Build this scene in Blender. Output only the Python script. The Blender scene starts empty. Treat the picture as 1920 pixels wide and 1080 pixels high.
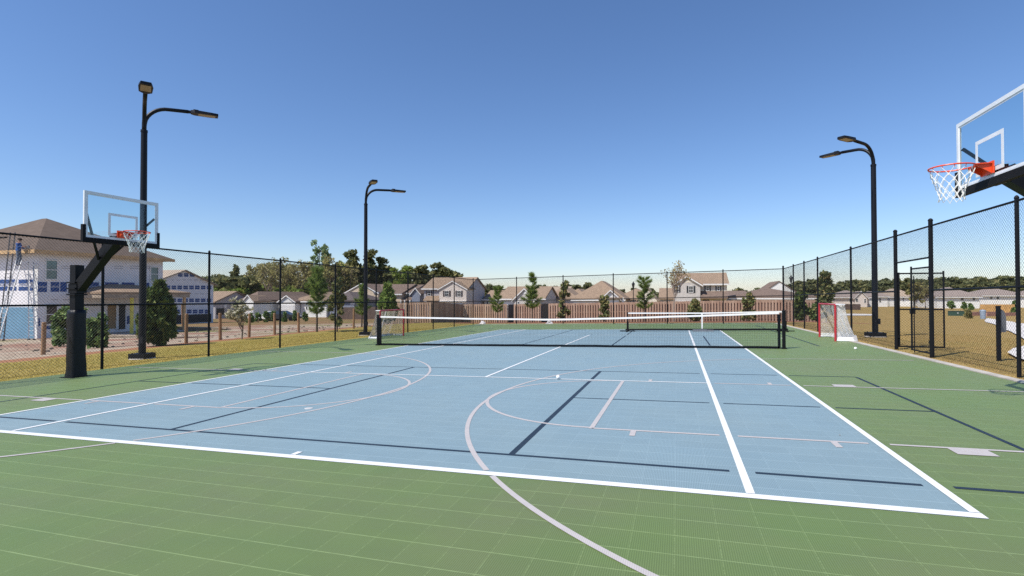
import bpy, math, random
import numpy as np
from mathutils import Vector, Matrix
R = math.radians
rng = np.random.default_rng(7)
scene = bpy.context.scene
COL = scene.collection

# ------------------------------------------------------------------ camera model and terrain
CAM = np.array([3.5792, -4.1575, 1.5629]); YAW, PITCH, ROLL, FPX = -0.305, 0.0144, -0.0011, 983.45
fw = np.array([math.sin(YAW)*math.cos(PITCH), math.cos(YAW)*math.cos(PITCH), math.sin(PITCH)])
_r = np.array([math.cos(YAW), -math.sin(YAW), 0.0]); _u = np.cross(_r, fw)
rt = _r*math.cos(ROLL)+_u*math.sin(ROLL); up = -_r*math.sin(ROLL)+_u*math.cos(ROLL)
def ray(px, py): return rt*(px-960)/FPX + up*(540-py)/FPX + fw
def at_d(px, py, D): return CAM + D*ray(px, py)
def at_y(px, py, Y):
    d = ray(px, py); return CAM + d*(Y-CAM[1])/d[1]
def at_x(px, py, X):
    d = ray(px, py); return CAM + d*(X-CAM[0])/d[0]
SX, SY = 0.0196, -0.0078            # the court falls gently for drainage
X0, X1, Y0, Y1 = -12.0, 10.5, -14.0, 30.0
DT = [(0, 0), (5, .12), (14, .6), (24, .8), (60, 2.0), (150, 2.2), (3000, 2.4)]
_dx = [a for a, b in DT]; _dz = [b for a, b in DT]
def gz(x, y):
    cx = min(max(x, X0), X1); cy = min(max(y, Y0), Y1)
    d = math.hypot(x-cx, y-cy)
    return SX*cx + SY*cy - float(np.interp(d, _dx, _dz))
def gnd(px, py):
    d = ray(px, py); t0 = 1.0; t = 1.0
    while t < 600:
        p = CAM + t*d
        if p[2] < gz(p[0], p[1]): break
        t0 = t; t *= 1.02
    for _ in range(40):
        m = (t0+t)/2; p = CAM + m*d
        if p[2] < gz(p[0], p[1]): t = m
        else: t0 = m
    p = CAM + t*d
    return np.array([p[0], p[1], gz(p[0], p[1])])
def court(x, y, h=0.0): return (x, y, SX*x + SY*y + h)

# ------------------------------------------------------------------ material helpers
class NT:
    def __init__(s, name):
        s.m = bpy.data.materials.new(name); s.m.use_nodes = True
        s.t = s.m.node_tree; s.n = s.t.nodes; s.l = s.t.links
        s.b = s.n['Principled BSDF']; s.out = s.n['Material Output']
    def set(s, sock, v):
        if hasattr(v, 'is_linked') or hasattr(v, 'links'): s.l.new(v, sock)
        else:
            if isinstance(v, (tuple, list)) and len(v) == 3 and sock.type == 'RGBA': v = (*v, 1)
            sock.default_value = v
    def math(s, op, a, b=0.0, c=None, clamp=False):
        n = s.n.new('ShaderNodeMath'); n.operation = op; n.use_clamp = clamp
        s.set(n.inputs[0], a); s.set(n.inputs[1], b)
        if c is not None: s.set(n.inputs[2], c)
        return n.outputs[0]
    def mix(s, f, a, b):
        n = s.n.new('ShaderNodeMix'); n.data_type = 'RGBA'; n.clamp_factor = True
        s.set(n.inputs[0], f); s.set(n.inputs[6], a); s.set(n.inputs[7], b); return n.outputs[2]
    def noise(s, scale, detail=3, vec=None, rough=.55):
        n = s.n.new('ShaderNodeTexNoise'); n.inputs['Scale'].default_value = scale
        n.inputs['Detail'].default_value = detail; n.inputs['Roughness'].default_value = rough
        s.l.new(vec if vec is not None else s.pos(), n.inputs['Vector']); return n.outputs['Fac']
    def pos(s):
        if not hasattr(s, '_pos'): s._pos = s.n.new('ShaderNodeNewGeometry').outputs['Position']
        return s._pos
    def obj(s):
        if not hasattr(s, '_obj'): s._obj = s.n.new('ShaderNodeTexCoord').outputs['Object']
        return s._obj
    def xyz(s, v):
        n = s.n.new('ShaderNodeSeparateXYZ'); s.l.new(v, n.inputs[0]); return n.outputs
    def scalev(s, v, sc):
        n = s.n.new('ShaderNodeMapping'); n.inputs['Scale'].default_value = sc; s.l.new(v, n.inputs['Vector']); return n.outputs[0]
    def ramp(s, f, a, b, lo=0.0, hi=1.0):
        n = s.n.new('ShaderNodeMapRange'); s.set(n.inputs[0], f); n.inputs[1].default_value = a; n.inputs[2].default_value = b
        n.inputs[3].default_value = lo; n.inputs[4].default_value = hi; return n.outputs[0]
    def island(s): return s.n.new('ShaderNodeNewGeometry').outputs['Random Per Island']
    def bump(s, h, strength=.3, dist=.02):
        n = s.n.new('ShaderNodeBump'); n.inputs['Strength'].default_value = strength; n.inputs['Distance'].default_value = dist
        s.l.new(h, n.inputs['Height']); s.l.new(n.outputs[0], s.b.inputs['Normal'])
    def fin(s, col, rough=.7, metal=0.0, spec=None):
        s.set(s.b.inputs['Base Color'], col); s.set(s.b.inputs['Roughness'], rough); s.b.inputs['Metallic'].default_value = metal
        if spec is not None: s.b.inputs['Specular IOR Level'].default_value = spec
        return s.m
def plain(name, c, rough=.6, var=.12, scale=6.0, metal=0.0, spec=None, bump=0):
    t = NT(name); f = t.noise(scale, 4)
    a = tuple(x*(1-var) for x in c); b = tuple(min(1, x*(1+var)) for x in c)
    if bump: t.bump(t.noise(scale*8, 3), bump, .01)
    return t.fin(t.mix(t.ramp(f, .3, .7), a, b), rough, metal, spec)
def leafmat(name, c1, c2, c3, trans=.4):
    if 'grass' not in name: c1, c2, c3 = [tuple(v*1.25 for v in c) for c in (c1, c2, c3)]
    t = NT(name); r = t.island()
    col = t.mix(t.ramp(r, 0, .5), c1, c2); col = t.mix(t.ramp(r, .6, 1), col, c3)
    t.fin(col, .6, 0, .25)
    tr = t.n.new('ShaderNodeBsdfTranslucent'); t.l.new(col, tr.inputs[0])
    mx = t.n.new('ShaderNodeMixShader'); mx.inputs[0].default_value = trans
    t.l.new(t.b.outputs[0], mx.inputs[1]); t.l.new(tr.outputs[0], mx.inputs[2]); t.l.new(mx.outputs[0], t.out.inputs[0])
    return t.m
def tilemat(name, c, dirt, seam, amount, sheen):
    """interlocking 10-inch plastic sports tiles with a fine ribbed lattice"""
    t = NT(name); x, y, z = t.xyz(t.pos())
    big = t.noise(.55, 5); mid = t.noise(3.2, 4, t.scalev(t.pos(), (.5, 1.6, 1)))
    col = t.mix(t.ramp(big, .38, .68, 0, amount), c, dirt)
    col = t.mix(t.ramp(mid, .35, .75, 0, .22), col, tuple(v*1.25 for v in c))
    # tone of each tile
    wn = t.n.new('ShaderNodeTexWhiteNoise'); wn.noise_dimensions = '2D'
    cb = t.n.new('ShaderNodeCombineXYZ')
    ix = t.math('FLOOR', t.math('DIVIDE', x, .254)); iy = t.math('FLOOR', t.math('DIVIDE', y, .254))
    t.l.new(ix, cb.inputs[0]); t.l.new(iy, cb.inputs[1]); t.l.new(cb.outputs[0], wn.inputs['Vector'])
    col = t.mix(t.math('MULTIPLY', wn.outputs['Value'], .20), col, tuple(v*.72 for v in c))
    # ribs
    ribx = t.math('SINE', t.math('MULTIPLY', x, 2*math.pi/.0127)); riby = t.math('SINE', t.math('MULTIPLY', y, 2*math.pi/.0127))
    rib = t.math('ADD', t.math('MULTIPLY', ribx, .6), t.math('MULTIPLY', riby, .25))
    col = t.mix(t.ramp(rib, -.5, .6, .50, 0), col, tuple(v*.42 for v in c))
    # seams: the joint along x is lighter and more continuous than the one along y
    def line(co, w):
        f = t.math('FRACT', t.math('ADD', t.math('DIVIDE', co, .254), 100.5)); return t.math('LESS_THAN', t.math('ABSOLUTE', t.math('SUBTRACT', f, .5)), w)
    brk = t.noise(14, 2); brk2 = t.noise(60, 2)
    s1 = t.math('MULTIPLY', line(y, .016), t.ramp(brk, .3, .6, .30, .62))
    s2 = t.math('MULTIPLY', line(x, .014), t.ramp(brk2, .40, .62, .0, .34))
    s = t.math('MAXIMUM', s1, s2)
    col = t.mix(s, col, seam)
    t.b.inputs['Sheen Weight'].default_value = .4; t.b.inputs['Sheen Roughness'].default_value = .3; t.b.inputs['Sheen Tint'].default_value = (*sheen, 1)
    return t.fin(col, t.ramp(mid, .3, .8, .5, .62), 0, .28)

M = {}
M['green'] = tilemat('green_tile', (.137, .204, .068), (.163, .184, .088), (.27, .355, .155), .8, (.95, .95, .40))
M['blue'] = tilemat('blue_tile', (.222, .318, .362), (.255, .335, .350), (.32, .42, .46), .7, (.85, .95, .85))
def paint(name, c, wear=.15):
    t = NT(name); f = t.noise(9, 5); x, y, z = t.xyz(t.pos())
    ribx = t.math('SINE', t.math('MULTIPLY', x, 2*math.pi/.0127))
    col = t.mix(t.ramp(f, .45, .8, 0, wear), c, tuple(v*.6+.05 for v in c))
    col = t.mix(t.ramp(ribx, -.5, .8, .3, 0), col, tuple(v*.55 for v in c))
    return t.fin(col, .5)
M['white_line'] = paint('white_line_paint', (.78, .79, .78), .22)
M['grey_line'] = paint('grey_line_paint', (.50, .46, .44), .35)
M['dark_line'] = paint('dark_line_paint', (.012, .022, .035), .3)
M['black'] = plain('black_coated_steel', (.0055, .006, .008), .5, .2, 5, 0, .22)
M['wire'] = plain('black_vinyl_wire', (.010, .011, .013), .4, .1, 6, 0, .35)
M['lamp_black'] = plain('black_lamp_paint', (.006, .007, .011), .45, .15, 3, 0, .25)
M['lens'] = plain('amber_led_lens', (.34, .24, .15), .35, .25, 25)
M['concrete'] = plain('pale_concrete', (.42, .385, .34), .85, .22, 4, bump=.2)
M['pathc'] = plain('white_concrete_path', (.62, .58, .54), .85, .12, 1.5)
M['vinyl'] = plain('black_vinyl_padding', (.006, .006, .008), .36, .3, 14, 0, .3, .5)
M['white_frame'] = plain('white_powder_coat', (.72, .74, .76), .4, .06)
M['orange'] = plain('orange_rim_steel', (.75, .075, .018), .4, .08)
M['cord'] = plain('white_net_cord', (.78, .77, .74), .8, .1, 30)
M['net_black'] = plain('black_net_twine', (.006, .007, .008), .9, .1, 6, 0, .1)
M['tape'] = plain('white_net_tape', (.84, .82, .80), .7, .07, 12)
M['tape_dark'] = plain('black_net_hem', (.006, .008, .012), .8, .2, 6, 0, .1)
M['red'] = plain('red_goal_paint', (.42, .025, .035), .4, .15, 8)
M['tan_net'] = plain('weathered_goal_netting', (.50, .44, .39), .85, .12, 10)
M['white_net'] = plain('white_goal_netting', (.72, .70, .68), .85, .12, 10)
M['rubber'] = plain('black_rubber', (.006, .006, .007), .7, .2, 6, 0, .2)
g = NT('clear_acrylic')
tr = g.n.new('ShaderNodeBsdfTransparent'); tr.inputs[0].default_value = (.86, .93, .95, 1)
gl = g.n.new('ShaderNodeBsdfGlossy'); gl.inputs['Roughness'].default_value = .03
mx = g.n.new('ShaderNodeMixShader'); mx.inputs[0].default_value = .05; g.l.new(tr.outputs[0], mx.inputs[1]); g.l.new(gl.outputs[0], mx.inputs[2])
g.l.new(mx.outputs[0], g.out.inputs[0]); M['acrylic'] = g.m
M['window'] = plain('dark_window_glass', (.025, .035, .045), .08, .5, .8, 0, .8)
M['window_teal'] = plain('teal_tinted_glass', (.05, .13, .15), .1, .5, 1.2, 0, .8)
M['white_trim'] = plain('white_trim', (.74, .73, .71), .55, .06)
M['shutter'] = plain('dark_shutter', (.045, .03, .032), .6, .2)
M['shutter_black'] = plain('black_shutter', (.02, .025, .028), .6, .2)
def siding(name, c, pitch=.18, var=.06):
    t = NT(name); x, y, z = t.xyz(t.pos())
    lap = t.math('FRACT', t.math('DIVIDE', z, pitch))
    f = t.noise(.9, 3); col = t.mix(t.ramp(f, .3, .7), tuple(v*(1-var) for v in c), tuple(v*(1+var) for v in c))
    col = t.mix(t.math('GREATER_THAN', lap, .9), col, tuple(v*.62 for v in c))
    t.bump(lap, .4, .02)
    return t.fin(col, .65)
M['sid_white'] = siding('white_siding', (.80, .79, .76)); M['sid_tan'] = siding('tan_siding', (0.632, 0.506, 0.368))
M['sid_pink'] = siding('pale_beige_siding', (0.713, 0.632, 0.564)); M['sid_shade_grey'] = siding('shaded_grey_siding', (0.414, 0.391, 0.402))  # the grey one has the shade of walls turned from the sun in its colour
M['sid_cream'] = siding('cream_siding', (0.739, 0.672, 0.560)); M['sid_blue'] = siding('blue_siding', (.14, .29, .42), .2, .1)
M['sid_slate'] = siding('slate_blue_siding', (0.221, 0.247, 0.312)); M['sid_stone'] = siding('grey_beige_siding', (0.552, 0.517, 0.483))
M['garage'] = siding('white_garage_door', (.74, .73, .72), .5, .03)
def shingle(name, c):
    t = NT(name); x, y, z = t.xyz(t.pos())
    f = t.noise(2.2, 4); h = t.noise(22, 2, t.scalev(t.pos(), (.5, .5, 3)))
    col = t.mix(t.ramp(f, .3, .7), tuple(v*.85 for v in c), tuple(v*1.12 for v in c))
    col = t.mix(t.ramp(h, .45, .7, 0, .45), col, tuple(v*.6 for v in c)); return t.fin(col, .9, 0, .2)
M['roof_tan'] = shingle('tan_shingles', (.30, .215, .15)); M['roof_brown'] = shingle('brown_shingles', (.20, .145, .115)); M['roof_site'] = shingle('dark_brown_shingles', (.135, .10, .078))
M['roof_grey'] = shingle('grey_brown_shingles', (.29, .235, .205)); M['roof_dark'] = shingle('dark_shingles', (.13, .105, .10))
M['roof_pale'] = shingle('pale_shingles', (.36, .28, .21))
M['wrap'] = plain('white_house_wrap', (.76, .74, .75), .55, .05, 1.2, bump=.1)
M['wrap_blue'] = plain('blue_wrap_print', (.006, .05, .21), .5, .2, 2)
M['wrap_grey'] = plain('grey_wrap_print', (.30, .30, .33), .5, .2, 2)
M['lumber'] = plain('raw_yellow_lumber', (.52, .34, .17), .75, .25, 3)
M['lumber_grey'] = plain('weathered_lumber', (.34, .27, .20), .8, .3, 3)
M['stake'] = plain('brown_timber_post', (.30, .17, .085), .8, .25, 6, bump=.3)
M['alu'] = plain('aluminium_ladder', (.46, .46, .46), .45, .15, 6, .4)
M['fibre'] = plain('dark_fibreglass_ladder', (.05, .05, .055), .5, .2)
def fencemat():
    t = NT('red_brown_fence_boards'); r = t.island(); f = t.noise(5, 4, t.scalev(t.pos(), (1, 1, .25)))
    col = t.mix(r, (.34, .22, .15), (.47, .335, .24)); col = t.mix(t.ramp(f, .45, .8, 0, .45), col, (.30, .15, .11))
    return t.fin(col, .8)
M['fence'] = fencemat()
M['fence_dark'] = plain('dark_and_shaded_boards', (.11, .075, .06), .8, .3, 2)  # dark fences, plus side fences whose shade is put into the colour
M['fence_gold'] = plain('new_yellow_fence_boards', (.52, .30, .11), .8, .25, 2)
M['bark'] = plain('bark', (.10, .075, .055), .9, .35, 12, bump=.4)
M['bark_pale'] = plain('pale_bark', (.24, .19, .15), .9, .3, 10)
M['pine'] = leafmat('pine_needles', (.085, .145, .03), (.155, .23, .05), (.27, .31, .08))
M['pine_dark'] = leafmat('dark_pine_needles', (.080, .092, .040), (.135, .145, .060), (.24, .215, .085))
M['magnolia'] = leafmat('magnolia_leaves', (0.056, 0.088, 0.032), (0.144, 0.160, 0.056), (0.352, 0.272, 0.112), .2)
M['juniper'] = leafmat('juniper_sprays', (0.033, 0.060, 0.018), (0.075, 0.112, 0.027), (0.165, 0.188, 0.042), .2)
M['spring'] = leafmat('spring_leaves', (0.115, 0.184, 0.034), (0.196, 0.253, 0.052), (0.299, 0.287, 0.092))
M['olive'] = leafmat('olive_twigs', (0.174, 0.154, 0.072), (0.265, 0.235, 0.102), (0.367, 0.347, 0.122))
M['pale_leaf'] = leafmat('pale_green_leaves', (.14, .20, .10), (.20, .27, .13), (.26, .31, .17))
M['bud'] = leafmat('yellow_buds', (.24, .19, .07), (.30, .24, .09), (.36, .27, .13))
M['blossom'] = leafmat('pale_blossom', (0.360, 0.336, 0.228), (0.480, 0.444, 0.336), (0.240, 0.264, 0.120))
M['glossy_leaf'] = leafmat('glossy_shrub_leaves', (0.048, 0.096, 0.032), (0.120, 0.192, 0.056), (0.272, 0.320, 0.112), .2)
M['grass'] = leafmat('grass_blades', (0.336, 0.283, 0.062), (0.484, 0.378, 0.084), (0.630, 0.473, 0.137), .2)
M['grass_dry'] = leafmat('dry_grass_blades', (0.330, 0.235, 0.086), (0.452, 0.313, 0.113), (0.278, 0.252, 0.078), .2)
M['skin'] = plain('skin', (.36, .20, .14), .6)
M['sign_grey'] = plain('grey_sign_back', (.17, .18, .20), .5, .1)
M['car_white'] = plain('white_car_paint', (.70, .70, .70), .25, .03); M['car_dark'] = plain('dark_car_paint', (.03, .035, .045), .25, .05)
M['util'] = plain('green_utility_box', (.04, .085, .06), .5, .15); M['bin'] = plain('blue_grey_plastic', (.26, .32, .40), .5, .15)
M['plastic_bag'] = plain('white_plastic_sheet', (.62, .58, .60), .5, .25, 9)
M['yellow'] = plain('yellow_tape_wrap', (.62, .55, .10), .6, .2)
M['stone_red'] = plain('red_retaining_block', (.40, .21, .16), .8, .25, 3)
M['door_dark'] = plain('dark_opening', (.016, .014, .014), .6, .2); M['door_tan'] = plain('tan_plywood', (.30, .19, .09), .7, .2)
M['door_grey'] = plain('grey_door', (.13, .14, .17), .5, .1)

def groundmat():
    t = NT('ground_cover'); x, y, z = t.xyz(t.pos())
    w = t.math('MULTIPLY', t.math('SUBTRACT', t.noise(.45, 4), .5), 2.2)
    w2 = t.math('MULTIPLY', t.math('SUBTRACT', t.noise(1.6, 4), .5), .9)
    f1 = t.noise(.35, 4); f2 = t.noise(3.5, 5); f3 = t.noise(26, 4)
    lawn = t.mix(t.ramp(f2, .3, .72), (.235, .185, .05), (.335, .255, .075)); lawn = t.mix(t.ramp(f1, .42, .72, 0, .6), lawn, (.19, .18, .035))
    lawn = t.mix(t.ramp(f3, .35, .75, 0, .3), lawn, (.42, .31, .10))
    dry = t.mix(t.ramp(f2, .3, .72), (.25, .165, .06), (.37, .245, .09)); dry = t.mix(t.ramp(f1, .40, .7, 0, .7), dry, (.22, .175, .055))
    dry = t.mix(t.ramp(f3, .35, .75, 0, .4), dry, (.42, .29, .12))
    straw = t.mix(t.ramp(f3, .3, .7), (.24, .10, .055), (.38, .19, .105))
    dirt = t.mix(t.ramp(f2, .32, .7), (.28, .215, .155), (.45, .38, .285)); dirt = t.mix(t.ramp(f1, .52, .66, 0, .85), dirt, (.24, .11, .075))
    fg = t.noise(.22, 4, t.scalev(t.pos(), (.6, 1.4, 1))); dirt = t.mix(t.math('MULTIPLY', t.ramp(fg, .53, .62), t.ramp(y, 12, 20)), dirt, (.17, .16, .05)); dirt = t.mix(t.math('MULTIPLY', t.ramp(fg, .48, .38), t.ramp(y, 6, 16)), dirt, (.25, .12, .085))
    dirt = t.mix(t.ramp(f3, .45, .8, 0, .5), dirt, (.46, .40, .32))
    mulch = t.mix(t.ramp(f3, .3, .7), (.19, .07, .045), (.33, .14, .095))
    field = t.mix(t.ramp(f1, .35, .65), (.26, .135, .085), (.17, .155, .05))
    xl = t.math('ADD', t.math('ADD', x, w2), t.math('MULTIPLY', y, .10))
    col = dry
    left = t.math('LESS_THAN', x, 0.0)
    col = t.mix(left, col, lawn)
    col = t.mix(t.ramp(xl, -14.25, -14.45), col, straw)
    col = t.mix(t.ramp(xl, -15.2, -15.6), col, dirt)
    far = t.ramp(t.math('ADD', t.math('SUBTRACT', y, t.math('MULTIPLY', x, .55)), w), 52, 58)
    col = t.mix(t.math('MULTIPLY', far, left), col, field)
    # mulch bed beyond the far fence
    bed = t.math('MULTIPLY', t.math('MULTIPLY', t.ramp(t.math('ADD', y, w2), 32.2, 32.6), t.ramp(t.math('ADD', y, w2), 44.5, 44.0)),
                 t.math('MULTIPLY', t.ramp(t.math('ADD', x, w2), -13.5, -12.6), t.ramp(t.math('ADD', x, w2), 15.6, 15.2)))
    col = t.mix(bed, col, mulch)
    t.bump(t.math('ADD', t.math('MULTIPLY', f2, .6), f3), .4, .03)
    return t.fin(col, .95, 0, .1)
M['ground'] = groundmat()

# ------------------------------------------------------------------ mesh builder
ORG = {}
class MB:
    def __init__(s): s.v = []; s.f = []
    def add(s, vs, fs):
        o = len(s.v); s.v.extend([tuple(map(float, p)) for p in vs]); s.f.extend([tuple(i+o for i in f) for f in fs]); return s
    def box(s, a, b):
        x0, y0, z0 = a; x1, y1, z1 = b
        return s.add([(x0,y0,z0),(x1,y0,z0),(x1,y1,z0),(x0,y1,z0),(x0,y0,z1),(x1,y0,z1),(x1,y1,z1),(x0,y1,z1)],
                     [(0,3,2,1),(4,5,6,7),(0,1,5,4),(1,2,6,5),(2,3,7,6),(3,0,4,7)])
    def cbox(s, c, h, rz=0.0, bev=0.0):
        """box by centre and half size, turned about z, optionally with chamfered vertical edges"""
        hx, hy, hz = h; b = bev
        prof = [(-hx,-hy),(hx,-hy),(hx,hy),(-hx,hy)] if not b else [(-hx+b,-hy),(hx-b,-hy),(hx,-hy+b),(hx,hy-b),(hx-b,hy),(-hx+b,hy),(-hx,hy-b),(-hx,-hy+b)]
        cs, sn = math.cos(rz), math.sin(rz); n = len(prof); vs = []
        for z in (-hz, hz):
            for (x, y) in prof: vs.append((c[0]+x*cs-y*sn, c[1]+x*sn+y*cs, c[2]+z))
        return s.add(vs, [tuple(range(n-1,-1,-1)), tuple(range(n, 2*n))]+[(i,(i+1)%n,(i+1)%n+n,i+n) for i in range(n)])
    def bar(s, p, q, r, n=6, r2=None, caps=True, spin=0.0):
        p = np.array(p, float); q = np.array(q, float); d = q-p; L = np.linalg.norm(d)
        if L < 1e-9: return s
        d /= L; a = np.cross(d, (0,0,1) if abs(d[2]) < .95 else (1,0,0)); a /= np.linalg.norm(a); b = np.cross(d, a); r2 = r if r2 is None else r2
        vs = []
        for (c, rr) in ((p, r), (q, r2)):
            for i in range(n):
                t = 2*math.pi*i/n+spin; vs.append(c+rr*(a*math.cos(t)+b*math.sin(t)))
        fs = [(i,(i+1)%n,(i+1)%n+n,i+n) for i in range(n)]
        if caps: fs += [tuple(range(n-1,-1,-1)), tuple(range(n,2*n))]
        return s.add(vs, fs)
    def tube(s, pts, rad, n=8, closed=False):
        pts = [np.array(p, float) for p in pts]; m = len(pts)
        if not hasattr(rad, '__len__'): rad = [rad]*m
        prev = None; vs = []
        for i, p in enumerate(pts):
            if closed: d = pts[(i+1)%m]-pts[i-1]
            else: d = pts[min(i+1,m-1)]-pts[max(i-1,0)]
            d = d/np.linalg.norm(d)
            if prev is None:
                a = np.cross(d, (0,0,1) if abs(d[2]) < .9 else (1,0,0))
            else: a = prev - d*np.dot(prev, d)
            a /= np.linalg.norm(a); prev = a; b = np.cross(d, a)
            for k in range(n):
                t = 2*math.pi*k/n; vs.append(p+rad[i]*(a*math.cos(t)+b*math.sin(t)))
        fs = []
        for i in range(m if closed else m-1):
            j = (i+1)%m
            for k in range(n): fs.append((i*n+k, i*n+(k+1)%n, j*n+(k+1)%n, j*n+k))
        if not closed: fs += [tuple(range(n-1,-1,-1)), tuple(range((m-1)*n, m*n))]
        return s.add(vs, fs)
    def prism(s, pts, off):
        """closed polygon pushed along the vector off"""
        n = len(pts); o = np.array(off, float)
        vs = [np.array(p, float) for p in pts]; vs += [p+o for p in vs]
        return s.add(vs, [tuple(range(n-1,-1,-1)), tuple(range(n,2*n))]+[(i,(i+1)%n,(i+1)%n+n,i+n) for i in range(n)])
    def arr(s, V, F):
        o = len(s.v); s.v.extend(map(tuple, V.tolist())); s.f.extend(map(tuple, (F+o).tolist())); return s
    def lathe(s, c, prof, n=16):
        vs = []; fs = []
        for (r, z) in prof:
            for k in range(n):
                t = 2*math.pi*k/n; vs.append((c[0]+r*math.cos(t), c[1]+r*math.sin(t), c[2]+z))
        for i in range(len(prof)-1):
            for k in range(n): fs.append((i*n+k, i*n+(k+1)%n, (i+1)*n+(k+1)%n, (i+1)*n+k))
        fs += [tuple(range(n-1,-1,-1)), tuple(range((len(prof)-1)*n, len(prof)*n))]
        return s.add(vs, fs)
    def build(s, name, mat, parent=None, org=None, smooth=False):
        o0 = ORG.get(parent.name, (0,0,0)) if parent is not None else (org if org is not None else (0,0,0))
        me = bpy.data.meshes.new(name)
        V = np.array(s.v, float).reshape(-1,3) - np.array(o0)
        me.from_pydata(V.tolist(), [], s.f); me.materials.append(M[mat] if isinstance(mat, str) else mat)
        if smooth:
            for p in me.polygons: p.use_smooth = True
        me.update()
        o = bpy.data.objects.new(name, me); COL.objects.link(o)
        if parent is not None: o.parent = parent
        else: o.location = o0
        ORG[o.name] = tuple(o0)
        return o
def tag(o, label, cat, group=None, kind=None):
    o['label'] = label; o['category'] = cat
    if group: o['group'] = group
    if kind: o['kind'] = kind
    return o
def struct(o): o['kind'] = 'structure'; return o
def thing(name, loc, label, cat, group=None):
    o = bpy.data.objects.new(name, None); COL.objects.link(o); o.empty_display_size = .2
    o.location = tuple(map(float, loc)); ORG[o.name] = tuple(map(float, loc)); return tag(o, label, cat, group)
KIDS = {}
def copy_tree(o, parent=None):
    c = o.copy(); COL.objects.link(c)
    if parent is not None: c.parent = parent
    for ch in [k for k in list(scene.objects) if k.parent == o]: copy_tree(ch, c)
    return c

# ------------------------------------------------------------------ ground, court, markings
def grid_axis(lo, hi, a, b, fine, k=1.18):
    xs = list(np.arange(a, b+1e-6, fine)); s = fine; v = a
    while v > lo: s *= k; v -= s; xs.insert(0, v)
    s = fine; v = xs[-1]
    while v < hi: s *= k; v += s; xs.append(v)
    return np.array(xs)
gx = grid_axis(-1500, 1500, -60, 60, 1.5); gy = grid_axis(-300, 1600, -18, 70, 1.5)
gx = np.unique(np.concatenate([gx, [X0, X1]])); gy = np.unique(np.concatenate([gy, [Y0, Y1]]))
CT = (-9.62, -12.5, 8.88, 29.3)
mb = MB(); nx, ny = len(gx), len(gy)
for yv in gy:
    for xv in gx:
        inside = CT[0]+.2 < xv < CT[2]-.2 and CT[1]+.2 < yv < CT[3]-.2
        mb.v.append((xv, yv, gz(xv, yv) - (.05 if inside else .012) + (0 if inside else .0)))
for j in range(ny-1):
    for i in range(nx-1): mb.f.append((j*nx+i, j*nx+i+1, (j+1)*nx+i+1, (j+1)*nx+i))
struct(mb.build('ground', 'ground', smooth=True))

def sheet(mb, poly, h):
    mb.add([court(x, y, h) for x, y in poly], [tuple(range(len(poly)))])
mb = MB()
x0, y0, x1, y1 = CT
c8 = [court(x0,y0,-.03),court(x1,y0,-.03),court(x1,y1,-.03),court(x0,y1,-.03),court(x0,y0,.012),court(x1,y0,.012),court(x1,y1,.012),court(x0,y1,.012)]
mb.add(c8, [(0,3,2,1),(4,5,6,7),(0,1,5,4),(1,2,6,5),(2,3,7,6),(3,0,4,7)])
struct(mb.build('court_floor', 'green'))
W, S_, L_ = 5.485, 4.115, 22.64
mb = MB(); sheet(mb, [(-W, 0), (W, 0), (W, L_), (-W, L_)], .0135)
struct(mb.build('court_playing_area', 'blue'))
HB, HG, HW = .0148, .0164, .0178      # dark, grey and white paint, each a thin film above the one below
def hline(mb, xa, xb, y, w, h): sheet(mb, [(xa, y-w/2), (xb, y-w/2), (xb, y+w/2), (xa, y+w/2)], h)
def vline(mb, x, ya, yb, w, h): sheet(mb, [(x-w/2, ya), (x+w/2, ya), (x+w/2, yb), (x-w/2, yb)], h)
def broken(xa, xb, cuts, g):
    out = []; a = xa
    for c in sorted(cuts):
        if a < c-g < xb: out.append((a, c-g)); a = c+g
        elif a < c+g and c-g <= a: a = max(a, c+g)
    if a < xb: out.append((a, xb))
    return out
mb = MB(); lw = .062
sheet(mb, [(-W, 0), (W, 0), (W, .09), (-W, .09)], HW)
hline(mb, -W, W, L_-.04, .08, HW)
for x in (-W+lw/2, W-lw/2): vline(mb, x, .098, L_-.08, lw, HW)
for x in (-4.09, 4.09): vline(mb, x, .098, L_-.08, lw, HW)
for a, b in ((-4.06, 4.06),): hline(mb, a, b, 5.485, .05, HW)
hline(mb, -4.06, 4.06, 18.285, .05, HW)
vline(mb, 0, 5.51, 18.26, .055, HW)
sheet(mb, [(-.028, .098), (.028, .098), (.028, .2), (-.028, .2)], HW)
struct(mb.build('tennis_court_lines', 'white_line'))
cuts = [-5.455, -4.09, 4.09, 5.455]
mb = MB(); pw = .05; px0, py0 = -.07, 3.665
for y in (py0-3.048, py0+3.048):
    for a, b in broken(px0-6.706, px0+6.706, cuts, .10): hline(mb, a, b, y, pw, HB)
for sx in (-1, 1):
    vline(mb, px0+sx*6.706, py0-3.023, py0+3.023, pw, HB)
    y = py0-3.023
    for a, b in ((py0-3.023, 5.40), (5.57, py0+3.023)): vline(mb, px0+sx*2.134, a, b, .062, HB)
    a, b = (px0+2.165, px0+6.68) if sx > 0 else (px0-6.68, px0-2.165)
    for c, d in broken(a, b, cuts, .09): hline(mb, c, d, py0, pw*.9, HB)
for x, ya, yb in ((4.55, 13.3, 17.7), (1.55, 13.1, 17.9), (1.55, 18.4, 22.3), (-1.5, 13.1, 18.1), (-1.5, 18.4, 22.3), (7.58, 13.4, 26.6), (-4.5, 13.5, 17.7), (-7.5, 13.4, 20.0)): vline(mb, x, ya, yb, pw, HB)
hline(mb, 1.6, 7.55, 23.0, pw, HB)
struct(mb.build('pickleball_court_lines', 'dark_line'))
mb = MB(); gw = .05
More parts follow.
